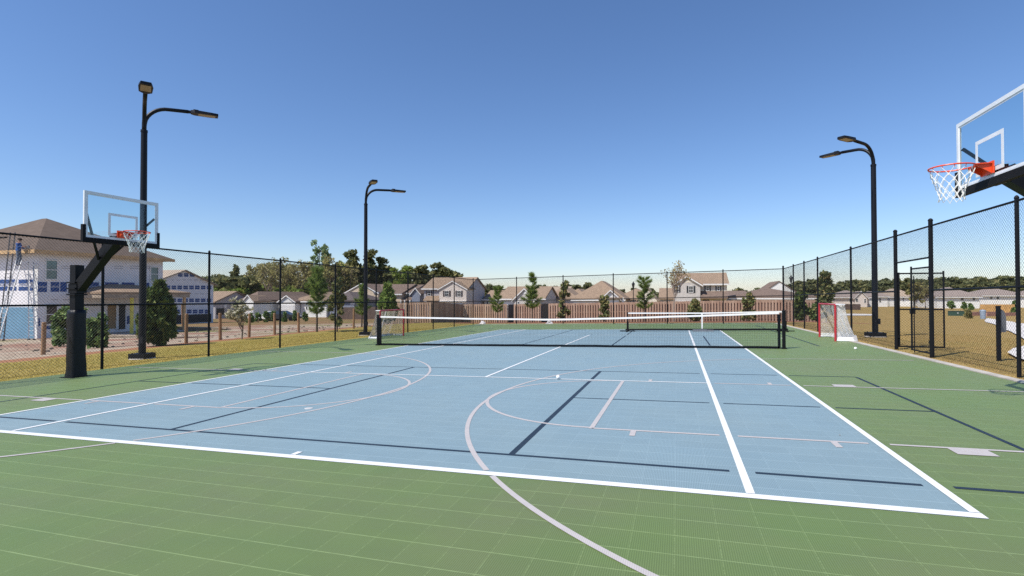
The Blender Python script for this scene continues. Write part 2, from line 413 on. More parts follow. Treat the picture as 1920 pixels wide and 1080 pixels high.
def arc(mb, cx, cy, r, a0, a1, w, h, n=64):
    for i in range(n):
        t0, t1 = a0+(a1-a0)*i/n, a0+(a1-a0)*(i+1)/n
        if cy + r*math.sin((t0+t1)/2) > .0 and cy + r*math.sin((t0+t1)/2) < .11 and abs(cx+r*math.cos(t0)) < W: continue
        mb.add([court(cx+rr*math.cos(t), cy+rr*math.sin(t), h) for rr, t in ((r-w/2,t0),(r+w/2,t0),(r+w/2,t1),(r-w/2,t1))], [(0,1,2,3)])
BY = 3.665; r3 = 6.03
for sx, hx, ft in ((1, 6.88, 2.64), (-1, -7.02, -2.74)):
    a0, a1 = (math.pi/2, 3*math.pi/2) if sx > 0 else (-math.pi/2, math.pi/2)
    arc(mb, hx, BY, r3, a0, a1, gw, HG, 120)
    end = 8.6 if sx > 0 else -9.3
    for y in (BY-r3, BY+r3):
        for a, b in broken(min(hx, end), max(hx, end), cuts, .08): hline(mb, a, b, y, gw, HG)
    for y in (BY-1.83, BY+1.83):
        for a, b in broken(min(ft, end), max(ft, end), cuts+([] if y < 4 else []), .09):
            if y > 4 and abs(a) < 4.06 and abs(b) < 4.06: continue      # coincides with the service line
            hline(mb, a, b, y, gw, HG)
    vline(mb, ft, BY-1.855, BY+1.795, gw*1.1, HG)
    arc(mb, ft-sx*.02, BY, 1.80, a0, a1, gw, HG-.0006, 60)
    for k, (u0, u1, d) in enumerate(((.44, .50, .22), (2.39, 2.45, .2), (3.36, 3.67, .2), )):
        for y, s in ((BY-1.855, -1), (BY+1.855, 1)):
            xa, xb = ft+sx*u0, ft+sx*u1
            sheet(mb, [(min(xa,xb), min(y, y+s*d)), (max(xa,xb), min(y, y+s*d)), (max(xa,xb), max(y, y+s*d)), (min(xa,xb), max(y, y+s*d))], HG+.0005)
struct(mb.build('basketball_court_lines', 'grey_line'))
# concrete kerb along the right edge and the far edge of the slab
mb = MB()
for (a, b, c, d) in ((8.885, -12.5, 9.06, 29.32), (-9.62, 29.305, 8.883, 29.5)):
    v = [court(a,b,-.1),court(c,b,-.1),court(c,d,-.1),court(a,d,-.1),court(a,b,.028),court(c,b,.028),court(c,d,.028),court(a,d,.028)]
    mb.add(v, [(0,3,2,1),(4,5,6,7),(0,1,5,4),(1,2,6,5),(2,3,7,6),(3,0,4,7)])
struct(mb.build('kerb', 'concrete'))
mb = MB()
v = [court(-9.83,-12.5,-.1),court(-9.62,-12.5,-.1),court(-9.62,29.4,-.1),court(-9.83,29.4,-.1),court(-9.83,-12.5,.004),court(-9.62,-12.5,.004),court(-9.62,29.4,.004),court(-9.83,29.4,.004)]
mb.add(v, [(0,3,2,1),(4,5,6,7),(0,1,5,4),(1,2,6,5),(2,3,7,6),(3,0,4,7)])
struct(mb.build('kerb', 'green'))

def groundsheet(name, poly, h, mat, n=10):
    """strip between two point chains (left chain, right chain) that follows the terrain"""
    A, B = poly; mb = MB(); m = len(A)
    for i in range(m):
        for k in range(n+1):
            p = np.array(A[i])*(1-k/n)+np.array(B[i])*k/n
            mb.v.append((p[0], p[1], gz(p[0], p[1])+h))
    for i in range(m-1):
        for k in range(n): mb.f.append((i*(n+1)+k, i*(n+1)+k+1, (i+1)*(n+1)+k+1, (i+1)*(n+1)+k))
    return struct(mb.build(name, mat))
def chain(*pts, n=6):
    P = [gnd(a, b)[:2] for a, b in pts]; out = []
    for a, b in zip(P[:-1], P[1:]):
        for k in range(n): out.append(a+(b-a)*k/n)
    return out+[P[-1]]
groundsheet('path', (chain((1846,602),(1870,611),(1897,624),(1925,641),(1990,690)), chain((1850,597),(1872,600),(1900,604),(1930,608),(2050,625))), .05, 'pathc')
groundsheet('path', (chain((1889,664),(1905,673),(1925,680),(2000,700)), chain((1890,663),(1900,656),(1925,650),(2000,655))), .05, 'pathc')
groundsheet('path', (chain((1575,591.6),(1600,592),(1640,592)), chain((1575,588.6),(1600,588.6),(1640,589.5))), .05, 'pathc')

# ------------------------------------------------------------------ chain-link fences
FH = 3.10; PITCHW = .0715
def wire_panel(mb, p, u, L, z0f, H, lo=0.0, r=.0022):
    """diagonal wires of a chain-link cloth on the vertical plane through p along unit u; z0f(s) is the base height"""
    H0 = H-lo
    k0 = -int(H0/PITCHW)-1
    for sgn in (1, -1):
        for k in range(k0, int(L/PITCHW)+int(H0/PITCHW)+2):
            a = k*PITCHW
            # line s = a + sgn*h
            h0, h1 = 0.0, H0
            if sgn > 0: h0 = max(0, -a); h1 = min(H0, L-a)
            else: h0 = max(0, a-L); h1 = min(H0, a)
            if h1-h0 < .02: continue
            s0, s1 = a+sgn*h0, a+sgn*h1
            off = .0022*sgn; nrm = (-u[1]*off, u[0]*off)
            P = (p[0]+u[0]*s0+nrm[0], p[1]+u[1]*s0+nrm[1], z0f(s0)+lo+h0); Q = (p[0]+u[0]*s1+nrm[0], p[1]+u[1]*s1+nrm[1], z0f(s1)+lo+h1)
            mb.bar(P, Q, r, 3, caps=False)
def chain_fence(p, q, posts, label, skip=None, fat=(), wire=.0026):
    p = np.array(p, float); q = np.array(q, float); L = np.linalg.norm(q-p); u = (q-p)/L
    zf = lambda s: gz(p[0]+u[0]*s, p[1]+u[1]*s)
    mid = p+u*L/2
    t = thing('chain_link_fence', (mid[0], mid[1], gz(*mid)), label, 'fence', 'chain link fences round the court')
    for s in posts:
        b = p+u*s; r = .046 if s in fat else .032; h = FH+(.12 if s in fat else .04)
        m = MB(); m.bar((b[0], b[1], zf(s)-.3), (b[0], b[1], zf(s)+h), r, 12)
        m.lathe((b[0], b[1], zf(s)+h-.002), [(r*1.15, 0), (r*1.15, .02), (r*.7, .05), (.004, .062)], 12); m.build('post', 'black', t)
    spans = [(0, L)] if not skip else [(0, skip[0]), (skip[1], L)]
    def rail(hh, a, b, name):
        m = MB(); n = max(1, int((b-a)/3))
        m.tube([(p[0]+u[0]*s, p[1]+u[1]*s, zf(s)+hh) for s in np.linspace(a, b, n+1)], .022, 8); m.build(name, 'black', t)
    rail(FH, 0, L, 'top_rail')
    for a, b in spans:
        rail(1.58, a, b, 'mid_rail')
        m = MB(); m.tube([(p[0]+u[0]*s, p[1]+u[1]*s, zf(s)+.06) for s in np.linspace(a, b, 12)], .003, 4); m.build('tension_wire', 'black', t)
        m = MB(); wire_panel(m, p+u*a, u, b-a, lambda s, a=a: zf(s+a), FH, .03, wire); m.build('wire_mesh', 'wire', t)
    if skip:
        m = MB(); wire_panel(m, p+u*skip[0], u, skip[1]-skip[0], lambda s: zf(s+skip[0]), FH, 2.36, wire); m.build('wire_mesh', 'wire', t)
        rail(2.36, skip[0], skip[1], 'transom')
    return t
LX, RX, FYL, FYR = -9.92, 9.30, 29.75, 28.7
def posts_at(L, y0, ys): return [y-y0 for y in ys]
yl = [-3.9, -.9, 2.1, 5.14, 8.22, 11.20, 14.36, 17.45, 20.5, 23.5, 26.5, FYL]
chain_fence((LX, -6), (LX, FYL), [y+6 for y in yl], 'long black chain link fence on the lawn side, behind the padded hoop')
fx = [LX+3.2, -3.5, -.25, 3.0, 6.15]
Lf = math.hypot(RX-LX, FYR-FYL)
chain_fence((LX, FYL), (RX, FYR), [(x-LX)*Lf/(RX-LX) for x in fx], 'black chain link fence across the far end of the court before the wooden fence', wire=.0019)
G1, G2 = 12.72, 10.62
yr = [FYR, 25.7, 22.8, 20.05, 16.9, G1, G2, 7.32, 4.2, 1.1, -2, -5]
yr = [FYR, 26.0, 23.6, 21.1, 16.6, G1, G2, 7.32, 4.2, 1.1, -2, -5]
chain_fence((RX, FYR), (RX, -6), [FYR-y for y in yr], 'black chain link fence with a gate, on the dry field side', skip=(FYR-G1, FYR-G2), fat=(FYR-G1, FYR-G2, 0), wire=.0017)

def gate_leaf(hinge, u, w, h, label, rod=False):
    u = np.array(u, float); b = np.array(hinge, float); z = gz(*b)
    t = thing('gate_leaf', (b[0], b[1], z), label, 'gate', 'leaves of the chain link gate')
    P = lambda s, hh: (b[0]+u[0]*s, b[1]+u[1]*s, z+hh)
    m = MB(); r = .022
    m.bar(P(.07, .06), P(.07, h), r, 8); m.bar(P(w, .06), P(w, h+.03), r, 8)
    for hh in (.08, h*.52, h-.03): m.bar(P(.07, hh), P(w, hh), r*.9, 8)
    m.build('frame', 'black', t)
    m = MB(); wire_panel(m, b+u*.07, u, w-.07, lambda s: z, h-.02, .08); m.build('wire_mesh', 'wire', t)
    for hh in (.35, h-.3):
        m = MB(); m.cbox(P(.03, hh), (.05, .035, .035), math.atan2(u[1], u[0])); m.build('hinge', 'black', t)
    if rod:
        m = MB(); n = np.array((u[1], -u[0])); q = P(w-.09, 0); m.bar((q[0], q[1]-.05, q[2]+.02), (q[0], q[1]-.05, q[2]+h-.22), .012, 6); m.cbox(P(w-.05, 1.05), (.05, .04, .06)); m.build('latch', 'black', t)
    return t
gate_leaf((RX, G1), (1, .02), 1.10, 2.10, 'open gate leaf swung out over the grass')
gate_leaf((RX, G2), (-.03, .9995), 1.02, 2.16, 'closed gate leaf with drop rod latch, hung in the fence line', True)

# ------------------------------------------------------------------ light poles
def light_pole(x, y, h, arms, label):
    z = gz(x, y)
    t = thing('light_pole', (x, y, z), label, 'light pole', 'tall black court light poles')
    m = MB(); m.lathe((x, y, z-.2), [(.34, 0), (.34, .205), (.33, .215)], 24); m.build('footing', 'concrete', t)
    m = MB(); m.cbox((x, y, z+.075), (.25, .25, .075), .3, .02)
    for k in range(4):
        a = .3+math.pi/4+k*math.pi/2; m.bar((x+.24*math.cos(a), y+.24*math.sin(a), z+.1), (x+.24*math.cos(a), y+.24*math.sin(a), z+.175), .016, 6)
    m.build('base_plate', 'lamp_black', t)
    m = MB(); m.tube([(x, y, z+.1), (x, y, z+h-.9), (x, y, z+h-.87)], [.098, .083, .083], 16)
    m.lathe((x, y, z+h-.93), [(.092, 0), (.092, .07), (.07, .08)], 16); m.build('pole', 'lamp_black', t, smooth=False)
    m = MB(); m.cbox((x+.09, y-.05, z+.55), (.05, .05, .1)); m.build('hand_hole_cover', 'lamp_black', t)
    for (deg, L, rise) in arms:
        c, s = math.cos(R(deg)), math.sin(R(deg)); R0 = .62; zz = z+h-.9+rise
        pts = [(x+c*.0, y+s*.0, zz-.1), (x+c*.0, y+s*.0, zz+.05)]
        for k in range(1, 10):
            a = math.pi/2*k/9; pts.append((x+c*R0*(1-math.cos(a)), y+s*R0*(1-math.cos(a)), zz+.05+R0*math.sin(a)))
        e = (x+c*(L-.78), y+s*(L-.78), zz+.05+R0+.03); pts.append(e)
        m = MB(); m.tube(pts, [.062]*3+[.055]*(len(pts)-3), 10); m.build('arm', 'lamp_black', t, smooth=True)
        # slim LED head, tilted up a little
        hd = np.array((c, s, .02)); sd = np.array((-s, c, 0)); upv = np.cross(hd, sd)
        o = np.array(e)
        def Q(a, b, d): return o+hd*a+sd*b+upv*d
        prof = [(.06, .07), (.16, .155), (.60, .17), (.80, .13)]
        vs = []; n = len(prof)
        for (a, b) in prof: vs += [Q(a, -b, -.045), Q(a, b, -.045), Q(a, b*.9, .05 if a < .5 else .03), Q(a, -b*.9, .05 if a < .5 else .03)]
        fs = [(3,2,1,0), (4*n-4, 4*n-3, 4*n-2, 4*n-1)]
        for i in range(n-1):
            for k in range(4): fs.append((4*i+k, 4*i+(k+1)%4, 4*i+4+(k+1)%4, 4*i+4+k))
        m = MB(); m.add(vs, fs); m.bar(Q(-.02, 0, 0), Q(.1, 0, 0), .05, 8); m.cbox(Q(.2, 0, .06), (.07, .05, .03), R(deg)); hdob = m.build('lamp_head', 'lamp_black', t)
        m = MB(); m.prism([Q(.26, -.125, -.047), Q(.26, .125, -.047), Q(.72, .115, -.047), Q(.72, -.115, -.047)], upv*-.006); m.build('lens', 'lens', hdob)
    return t
light_pole(-11.55, 7.40, 7.65, ((-36.5, 2.0, .08), (50, 1.9, .10)), 'tallest looking light pole on the lawn behind the padded basketball hoop')
light_pole(-10.98, 18.2, 7.30, ((-45, 1.9, .1), (45, 1.95, .10)), 'light pole on the lawn beside the end of the tennis net')
light_pole(10.42, 17.95, 7.12, ((225, 1.95, .05), (135, 1.9, .05)), 'light pole on the dry grass beside the gate')

# ------------------------------------------------------------------ basketball hoops
def hoop(sx, bx, px_, by, label, dy=0.0):
    """bx: board face, px_: pole centre; sx is the side (+1 right, -1 left)"""
    z = gz(px_, by); board_y = by; by = by+dy; t = thing('basketball_hoop', (px_, by, z), label, 'basketball hoop', 'basketball hoops facing each other')
    zt = z+2.42
    m = MB(); m.cbox((px_, by, z+1.22), (.092, .092, 1.22), 0, .01); m.cbox((px_, by, z+.01), (.2, .2, .012)); m.build('pole', 'black', t)
    # wrinkled vinyl padding round the lower post
    prof = []; n = 28; lv = [0.012, .06, .14, .25, .4, .6, .8, 1.0, 1.2, 1.38, 1.46, 1.47]
    vs = []; fs = []
    for i, h in enumerate(lv):
        for k in range(n):
            a = 2*math.pi*k/n; ca, sa = math.cos(a), math.sin(a); q = (.138+.03*max(0, .5-h))/max(abs(ca), abs(sa))**.75
            q *= 1+.02*math.sin(7*a+h*9)+.02*math.sin(h*23+3*a) + (.05 if h < .1 else 0)-(.06 if h > 1.4 else 0)
            if i == len(lv)-1: q *= .6
            vs.append((px_+q*ca, by+q*sa, z+h))
    for i in range(len(lv)-1):
        for k in range(n): fs.append((i*n+k, i*n+(k+1)%n, (i+1)*n+(k+1)%n, (i+1)*n+k))
    m = MB(); m.add(vs, fs); m.build('padding', 'vinyl', t, smooth=True)
    m = MB()
    for h in (1.80, 1.93, 2.06): m.cbox((px_, by, z+h), (.130, .130, .016))
    m.build('clamp_bands', 'black', t)
    zb = gz(bx, by)+2.86; Wb, Hb = .76, .93
    # extension arm
    a = np.array((px_-sx*.06, by, z+1.93)); by = board_y; b = np.array((bx+sx*.16, by, zb+.10))
    d = (b-a)/np.linalg.norm(b-a); nrm = np.array((-d[2], 0, d[0])); wv = np.array((0, .085, 0))
    m = MB(); q = .10
    m.add([a-wv-nrm*q, a+wv-nrm*q, a+wv+nrm*q, a-wv+nrm*q, b-wv-nrm*q, b+wv-nrm*q, b+wv+nrm*q, b-wv+nrm*q], [(0,3,2,1),(4,5,6,7),(0,1,5,4),(1,2,6,5),(2,3,7,6),(3,0,4,7)])
    m.cbox((px_-sx*.02, by+dy, z+1.93), (.125, .105, .10)); m.build('extension_arm', 'black', t)
    m = MB(); m.cbox((bx+sx*.09, by, zb+.06), (.05, .13, .11)); m.cbox((bx+sx*.045, by, zb+.035), (.008, .70, .03)); m.build('board_mount', 'black', t)
    root = a+(b-a)*.62
    for sg in (-1, 1):
        m = MB(); m.bar(root+np.array((0, sg*.08, -.05)), (bx+sx*.05, by+sg*(Wb-.05), zb+Hb*.62), .028, 4, spin=.785); m.build('strut', 'black', t)
    # backboard
    bo = MB(); f = .05; x0, x1 = bx, bx+sx*.035
    xa, xb = min(x0, x1), max(x0, x1)
    bo.box((xa, by-Wb, zb+Hb-f), (xb, by+Wb, zb+Hb)); bo.box((xa, by-Wb, zb), (xb, by+Wb, zb+f))
    bo.box((xa, by-Wb, zb+f), (xb, by-Wb+f, zb+Hb-f)); bo.box((xa, by+Wb-f, zb+f), (xb, by+Wb, zb+Hb-f))
    bd = bo.build('backboard_frame', 'white_frame', t)
    m = MB(); m.box((min(bx+sx*.012, bx+sx*.022), by-Wb+f-.004, zb+f-.004), (max(bx+sx*.012, bx+sx*.022), by+Wb-f+.004, zb+Hb-f+.004)); m.build('glass', 'acrylic', t)
    m = MB(); tw, th, l = .305, .46, .05; xs = (bx+sx*.008, bx+sx*.0115); xs = (min(xs), max(xs)); zz = zb+.10
    for (ya, yb, za, zc) in ((-tw, tw, th-l, th), (-tw, tw, 0, l), (-tw, -tw+l, l, th-l), (tw-l, tw, l, th-l)): m.box((xs[0], by+ya, zz+za), (xs[1], by+yb, zz+zc))
    l2 = .022
    for (ya, yb, za, zc) in ((-Wb+f, Wb-f, Hb-f-l2, Hb-f), (-Wb+f, Wb-f, f, f+l2), (-Wb+f, -Wb+f+l2, f+l2, Hb-f-l2), (Wb-f-l2, Wb-f, f+l2, Hb-f-l2)): m.box((xs[0], by+ya, zb+za), (xs[1], by+yb, zb+zc))
    m.build('target_lines', 'white_frame', t)
    m = MB(); y_ = [(-Wb-.025), -Wb+.045]; th2 = .03; xp = (min(bx-sx*.014, bx+sx*.05), max(bx-sx*.012, bx+sx*.047))
    m.box((xp[0], by-Wb-.03, zb-.075), (xp[1], by+Wb+.03, zb+.022))
    for sg in (-1, 1):
        ya, yb = sorted((by+sg*(Wb+.03), by+sg*(Wb-.028))); m.box((xp[0]+.0005, ya, zb+.022), (xp[1]-.0005, yb, zb+.27))
    m.build('edge_padding', 'rubber', t)
    # rim, bracket and net
    zr = gz(bx, by)+3.05; rr = .2286; cx = bx-sx*(.15+rr)
    m = MB(); m.tube([(cx+rr*math.cos(2*math.pi*k/40), by+rr*math.sin(2*math.pi*k/40), zr) for k in range(40)], .0095, 8, True)
    P = [(bx-sx*.012, by-.13, zr+.012), (bx-sx*.012, by+.13, zr+.012), (cx+sx*rr*.80, by+rr*.62, zr+.008), (cx+sx*rr*1.02, by, zr+.008), (cx+sx*rr*.80, by-rr*.62, zr+.008)]
    m.prism(P, (0, 0, -.012))
    m.box((min(bx-sx*.003, bx-sx*.02), by-.14, zr-.12), (max(bx-sx*.003, bx-sx*.02), by+.14, zr+.03))
    for sg in (-1, 1):
        m.prism([(bx-sx*.018, by+sg*.11, zr-.004), (cx+sx*rr*.85, by+sg*.11, zr-.004), (bx-sx*.018, by+sg*.11, zr-.115)], (0, -sg*.012, 0))
    for k in range(12):
        a = 2*math.pi*(k+.5)/12; m.bar((cx+rr*math.cos(a), by+rr*math.sin(a), zr-.005), (cx+rr*.97*math.cos(a), by+rr*.97*math.sin(a), zr-.032), .004, 5)
    rim = m.build('rim', 'orange', t)
    m = MB(); rows = [(rr*.97, -.025), (rr*.90, -.10), (rr*.77, -.17), (rr*.66, -.24), (rr*.58, -.31), (rr*.56, -.37), (rr*.58, -.42)]
    rg = random.Random(int(bx*10)+99)
    pts = [[(cx+q*math.cos(2*math.pi*(k+.5*(i%2)+.5)/12)*(1+rg.uniform(-.05,.05)), by+q*math.sin(2*math.pi*(k+.5*(i%2)+.5)/12), zr+h+rg.uniform(-.012,.012)*(i>0)) for k in range(12)] for i, (q, h) in enumerate(rows)]
    for i in range(len(rows)-1):
        for k in range(12):
            j = (k if i % 2 == 0 else k+1) % 12
            m.bar(pts[i][k], pts[i+1][k], .0035, 5); m.bar(pts[i][k], pts[i+1][(k-1) % 12 if i % 2 == 0 else (k+1) % 12], .0035, 5)
            if i in (1, 2, 3, 4): m.bar(np.array(pts[i][k])-(0,0,.012), np.array(pts[i][k])+(0,0,.012), .008, 5)
    m.build('net', 'cord', t)
    return t
hoop(-1, -7.36, -8.90, 3.78, 'whole basketball hoop with padded black post in front of the house under construction', .12)
hoop(1, 7.25, 8.75, 3.76, 'basketball hoop seen close from below against plain sky, its post out of frame')

# ------------------------------------------------------------------ tennis net, portable net, goals, balls
def mesh_net(mb, pts_top, pts_bot, nx, nz, r):
    """square net between two chains, given as functions of 0..1"""
    for i in range(nx+1):
        mb.bar(pts_bot(i/nx), pts_top(i/nx), r, 3, caps=False)
    for j in range(1, nz):
        f = j/nz; seg = 14
        P = [np.array(pts_bot(k/seg))*(1-f)+np.array(pts_top(k/seg))*f for k in range(seg+1)]
        for a, b in zip(P[:-1], P[1:]): mb.bar(a, b, r, 3, caps=False)
NY = 12.37
t = thing('tennis_net', court(0, NY), 'wide black tennis net with white top tape strung across the middle of the court', 'tennis net')
xa, xb = -6.66, 6.46
for x in (xa, xb):
    m = MB(); c = court(x, NY); m.cbox((x, NY, c[2]+.545), (.042, .042, .545), 0, .01); m.cbox((x, NY, c[2]+1.095), (.046, .046, .008)); m.cbox((x, NY, c[2]+.03), (.07, .07, .015))
    p = m.build('post', 'black', t)
m = MB(); c = court(xb, NY); m.cbox((xb, NY-.06, c[2]+.72), (.03, .04, .07)); m.bar((xb, NY-.1, c[2]+.72), (xb+.02, NY-.14, c[2]+.6), .01, 6); m.build('crank', 'black', t)
na, nb = xa+.10, xb-.12
def topz(u):
    x = na+(nb-na)*u; return (x, NY, SX*x+SY*NY+.915+.14*abs(2*u-1)**1.35)
def botz(u):
    x = na+(nb-na)*u; return (x, NY, SX*x+SY*NY+.05)
m = MB(); mesh_net(m, lambda u: (topz(u)[0], NY, topz(u)[2]-.05), botz, 280, 19, .0018); m.build('net_mesh', 'net_black', t)
def band(u0, u1, fa, fb, th, mat, name, n=30, jit=0):
    m = MB(); vs = []
    for k in range(n+1):
        u = u0+(u1-u0)*k/n; a, b = fa(u), fb(u); j = jit*math.sin(k*1.7)*math.sin(k*.61)
        vs += [(a[0], NY-th, a[2]+j), (a[0], NY+th, a[2]+j), (b[0], NY+th, b[2]+j), (b[0], NY-th, b[2]+j)]
    fs = [(3,2,1,0), (4*n, 4*n+1, 4*n+2, 4*n+3)]
    for k in range(n):
        for q in range(4): fs.append((4*k+q, 4*k+(q+1)%4, 4*k+4+(q+1)%4, 4*k+4+q))
    m.add(vs, fs); return m.build(name, mat, t)
band(0, 1, lambda u: (topz(u)[0], NY, topz(u)[2]-.052), topz, .007, 'tape', 'top_tape', jit=.004)
band(0, 1, lambda u: (botz(u)[0], NY, botz(u)[2]-.034), lambda u: (botz(u)[0], NY, botz(u)[2]+.032), .008, 'tape_dark', 'bottom_hem', jit=.006)
for u in (0, 1):
    m = MB(); a, b = botz(u), topz(u); m.box((a[0]-.035, NY-.008, a[2]-.03), (a[0]+.035, NY+.008, b[2]-.062)); m.build('side_tape', 'tape_dark', t)
for (x, u) in ((xa, 0), (xb, 1)):
    for h in (.0, .35, .72): m = MB(); m.bar((topz(u)[0], NY, topz(u)[2]-.02-h), (x, NY, topz(u)[2]-.02-h), .004, 5); m.build('lacing', 'cord', t)

PY = 20.95; pa, pb = 1.36, 8.02
t = thing('portable_net', court((pa+pb)/2, PY), 'low portable pickleball net with white centre post behind the big net', 'pickleball net')
zf = lambda x: SX*x+SY*PY
m = MB(); m.bar((pa-.1, PY, zf(pa)+.10), (pb+.1, PY, zf(pb)+.10), .042, 10); m.build('base_bar', 'black', t)
for x in (pa, pb):
    m = MB(); m.bar((x, PY, zf(x)+.04), (x, PY, zf(x)+.93), .024, 10); m.build('post', 'black', t)
    m = MB(); m.bar((x, PY-.55, zf(x)+.035), (x, PY+.55, zf(x)+.035), .028, 8); m.bar((x-.35, PY, zf(x)+.03), (x+.35, PY, zf(x)+.03), .024, 8); m.build('foot', 'rubber', t)
    m = MB(); m.cbox((x, PY, zf(x)+.30), (.045, .045, .16)); m.build('post_sleeve', 'rubber', t)
cxm = (pa+pb)/2-.05
m = MB(); m.box((cxm-.028, PY-.01, zf(cxm)+.06), (cxm+.028, PY+.01, zf(cxm)+.86)); m.build('centre_post', 'tape', t)
m = MB(); m.cbox((cxm-.1, PY-.05, zf(cxm)+.06), (.30, .12, .045)); m.cbox((cxm+.32, PY-.05, zf(cxm)+.05), (.16, .10, .045)); m.build('centre_foot', 'sign_grey', t)
def pt(u): x = pa+(pb-pa)*u; return (x, PY, zf(x)+.89-.035*(1-abs(2*u-1)))
def pb_(u): x = pa+(pb-pa)*u; return (x, PY, zf(x)+.16)
m = MB(); mesh_net(m, pt, pb_, 140, 15, .0022); m.build('net_mesh', 'net_black', t)
m = MB(); n = 12; vs = []
for k in range(n+1):
    a = pt(k/n); vs += [(a[0], PY-.006, a[2]-.05), (a[0], PY+.006, a[2]-.05), (a[0], PY+.006, a[2]+.005), (a[0], PY-.006, a[2]+.005)]
fs = [(3,2,1,0), (4*n, 4*n+1, 4*n+2, 4*n+3)]
for k in range(n):
    for q in range(4): fs.append((4*k+q, 4*k+(q+1)%4, 4*k+4+(q+1)%4, 4*k+4+q))
m.add(vs, fs); m.build('top_tape', 'tape', t)

def goal(cx, cy, s, label, net='white_net', fullness=1.0):
    """street-hockey style goal opening towards -s in x"""
    z = gz(cx, cy)+.014
    t = thing('hockey_goal', (cx, cy, z), label, 'goal', 'hockey goals facing each other')
    hw, H, dt, db = 1.0, 1.2, .30, .66
    P = lambda d, y, h: (cx+s*d, cy+y, z+h)
    for y in (-hw, hw):
        m = MB(); m.bar(P(0, y, 0), P(0, y, H), .035, 10); m.build('post', 'red', t)
    m = MB(); m.bar(P(0, -hw, H), P(0, hw, H), .032, 10); m.build('crossbar', 'red', t)
    m = MB(); m.tube([P(.0, -hw, H), P(dt*.6, -hw*.97, H), P(dt, -hw*.85, H), P(dt, hw*.85, H), P(dt*.6, hw*.97, H), P(0, hw, H)], .018, 8); m.build('top_frame', 'white_frame', t)
    m = MB(); m.tube([P(.0, -hw, .03), P(db*.8, -hw*.98, .03), P(db, -hw*.85, .03), P(db, hw*.85, .03), P(db*.8, hw*.98, .03), P(0, hw, .03)], .022, 8)
    m.bar(P(dt, 0, H), P(db, 0, .03), .018, 8); m.build('base_frame', 'white_frame', t)
    rg = random.Random(int(cx*7)); m = MB(); r = .0034
    def surf(fun, nu, nv):
        G = [[np.array(fun(i/nu, j/nv)) for j in range(nv+1)] for i in range(nu+1)]
        for i in range(nu):
            for j in range(nv):
                m.bar(G[i][j], G[i+1][j+1], r, 3, caps=False); m.bar(G[i+1][j], G[i][j+1], r, 3, caps=False)
    sag = lambda v: .12*math.sin(v*math.pi)*(1-v*.3)
    surf(lambda u, v: P(dt+(db-dt)*(1-v)-sag(v)*.6+.02*math.sin(u*21), -hw*.85+1.7*hw*u, .04+(H-.04)*v), int(26*fullness), int(18*fullness))
    for sg in (-1, 1):
        surf(lambda u, v: P((dt+(db-dt)*(1-v)-sag(v)*.6)*u, sg*hw*(1-.15*u), .04+(H-.04)*v), int(9*fullness), int(18*fullness))
    surf(lambda u, v: P(dt*v, -hw+2*hw*u, H-.03*math.sin(math.pi*v)), int(26*fullness), 5)
    m.build('netting', net, t)
    m = MB(); n = 10
    sk = [P(.05, -hw-.01, 0), P(db*.8, -hw*.98-.012, 0), P(db+.02, -hw*.85, 0), P(db+.02, hw*.85, 0), P(db*.8, hw*.98+.012, 0), P(.05, hw+.01, 0)]
    for i in range(5):
        a, b = np.array(sk[i]), np.array(sk[i+1]); h0 = (.20-.05*abs(i-2)/2)*(1 if s > 0 else .55); inn = np.array((-s*.05, 0, 0)) if i in (1, 2, 3) else np.array((0, (.03 if i == 0 else -.03), 0))
        m.prism([a, b, b+np.array((0,0,h0))+inn, a+np.array((0,0,h0))+inn], inn*.12)
    m.build('skirt', 'tape', t)
    return t
goal(8.50, 16.35, 1, 'red framed hockey goal with white netting near the gate', fullness=1.3)
goal(-8.47, 16.45, -1, 'hockey goal seen through the left end of the tennis net', 'tan_net', fullness=1.25)

def ball(x, y, label):
    c = court(x, y, .055); m = MB(); prof = [(max(.0008, .037*math.sin(math.pi*k/10)), -.037*math.cos(math.pi*k/10)) for k in range(11)]
    m.lathe(c, prof, 14); o = m.build('ball', 'tape', org=c, smooth=True); tag(o, label, 'ball', 'loose white balls on the court'); return o
ball(1.45, 5.47, 'white ball lying on the white service line'); ball(8.19, 12.25, 'white ball lying on the green edge near the red goal')
m = MB(); c = court(-1.40, 2.08, .0137); m.lathe(c, [(.06, 0), (.058, .004), (.04, .007), (.02, .0075)], 16); tag(m.build('scuff_disc', 'garage', org=c), 'flat white marker disc lying on blue tiles between two grey arcs', 'scuff')  # white scuff on the tiles, built as a thin flush disc

rg = random.Random(11); m = MB()
for k in range(16):
    x, y = rg.uniform(-6, 8.6), rg.uniform(-2.5, 9); c = court(x, y, .0175); a = rg.uniform(0, 6.28); q = rg.uniform(.008, .018)
    m.add([(c[0]+q*math.cos(a), c[1]+q*math.sin(a), c[2]+.001), (c[0]-q*.5*math.sin(a), c[1]+q*.5*math.cos(a), c[2]+.006), (c[0]-q*math.cos(a), c[1]-q*math.sin(a), c[2]+.001), (c[0]+q*.5*math.sin(a), c[1]-q*.5*math.cos(a), c[2]+.004)], [(0, 1, 2), (0, 2, 3)])
tag(m.build('leaf_litter', 'bark_pale'), 'tiny dry leaf scraps scattered on the court tiles', 'leaves', kind='stuff')
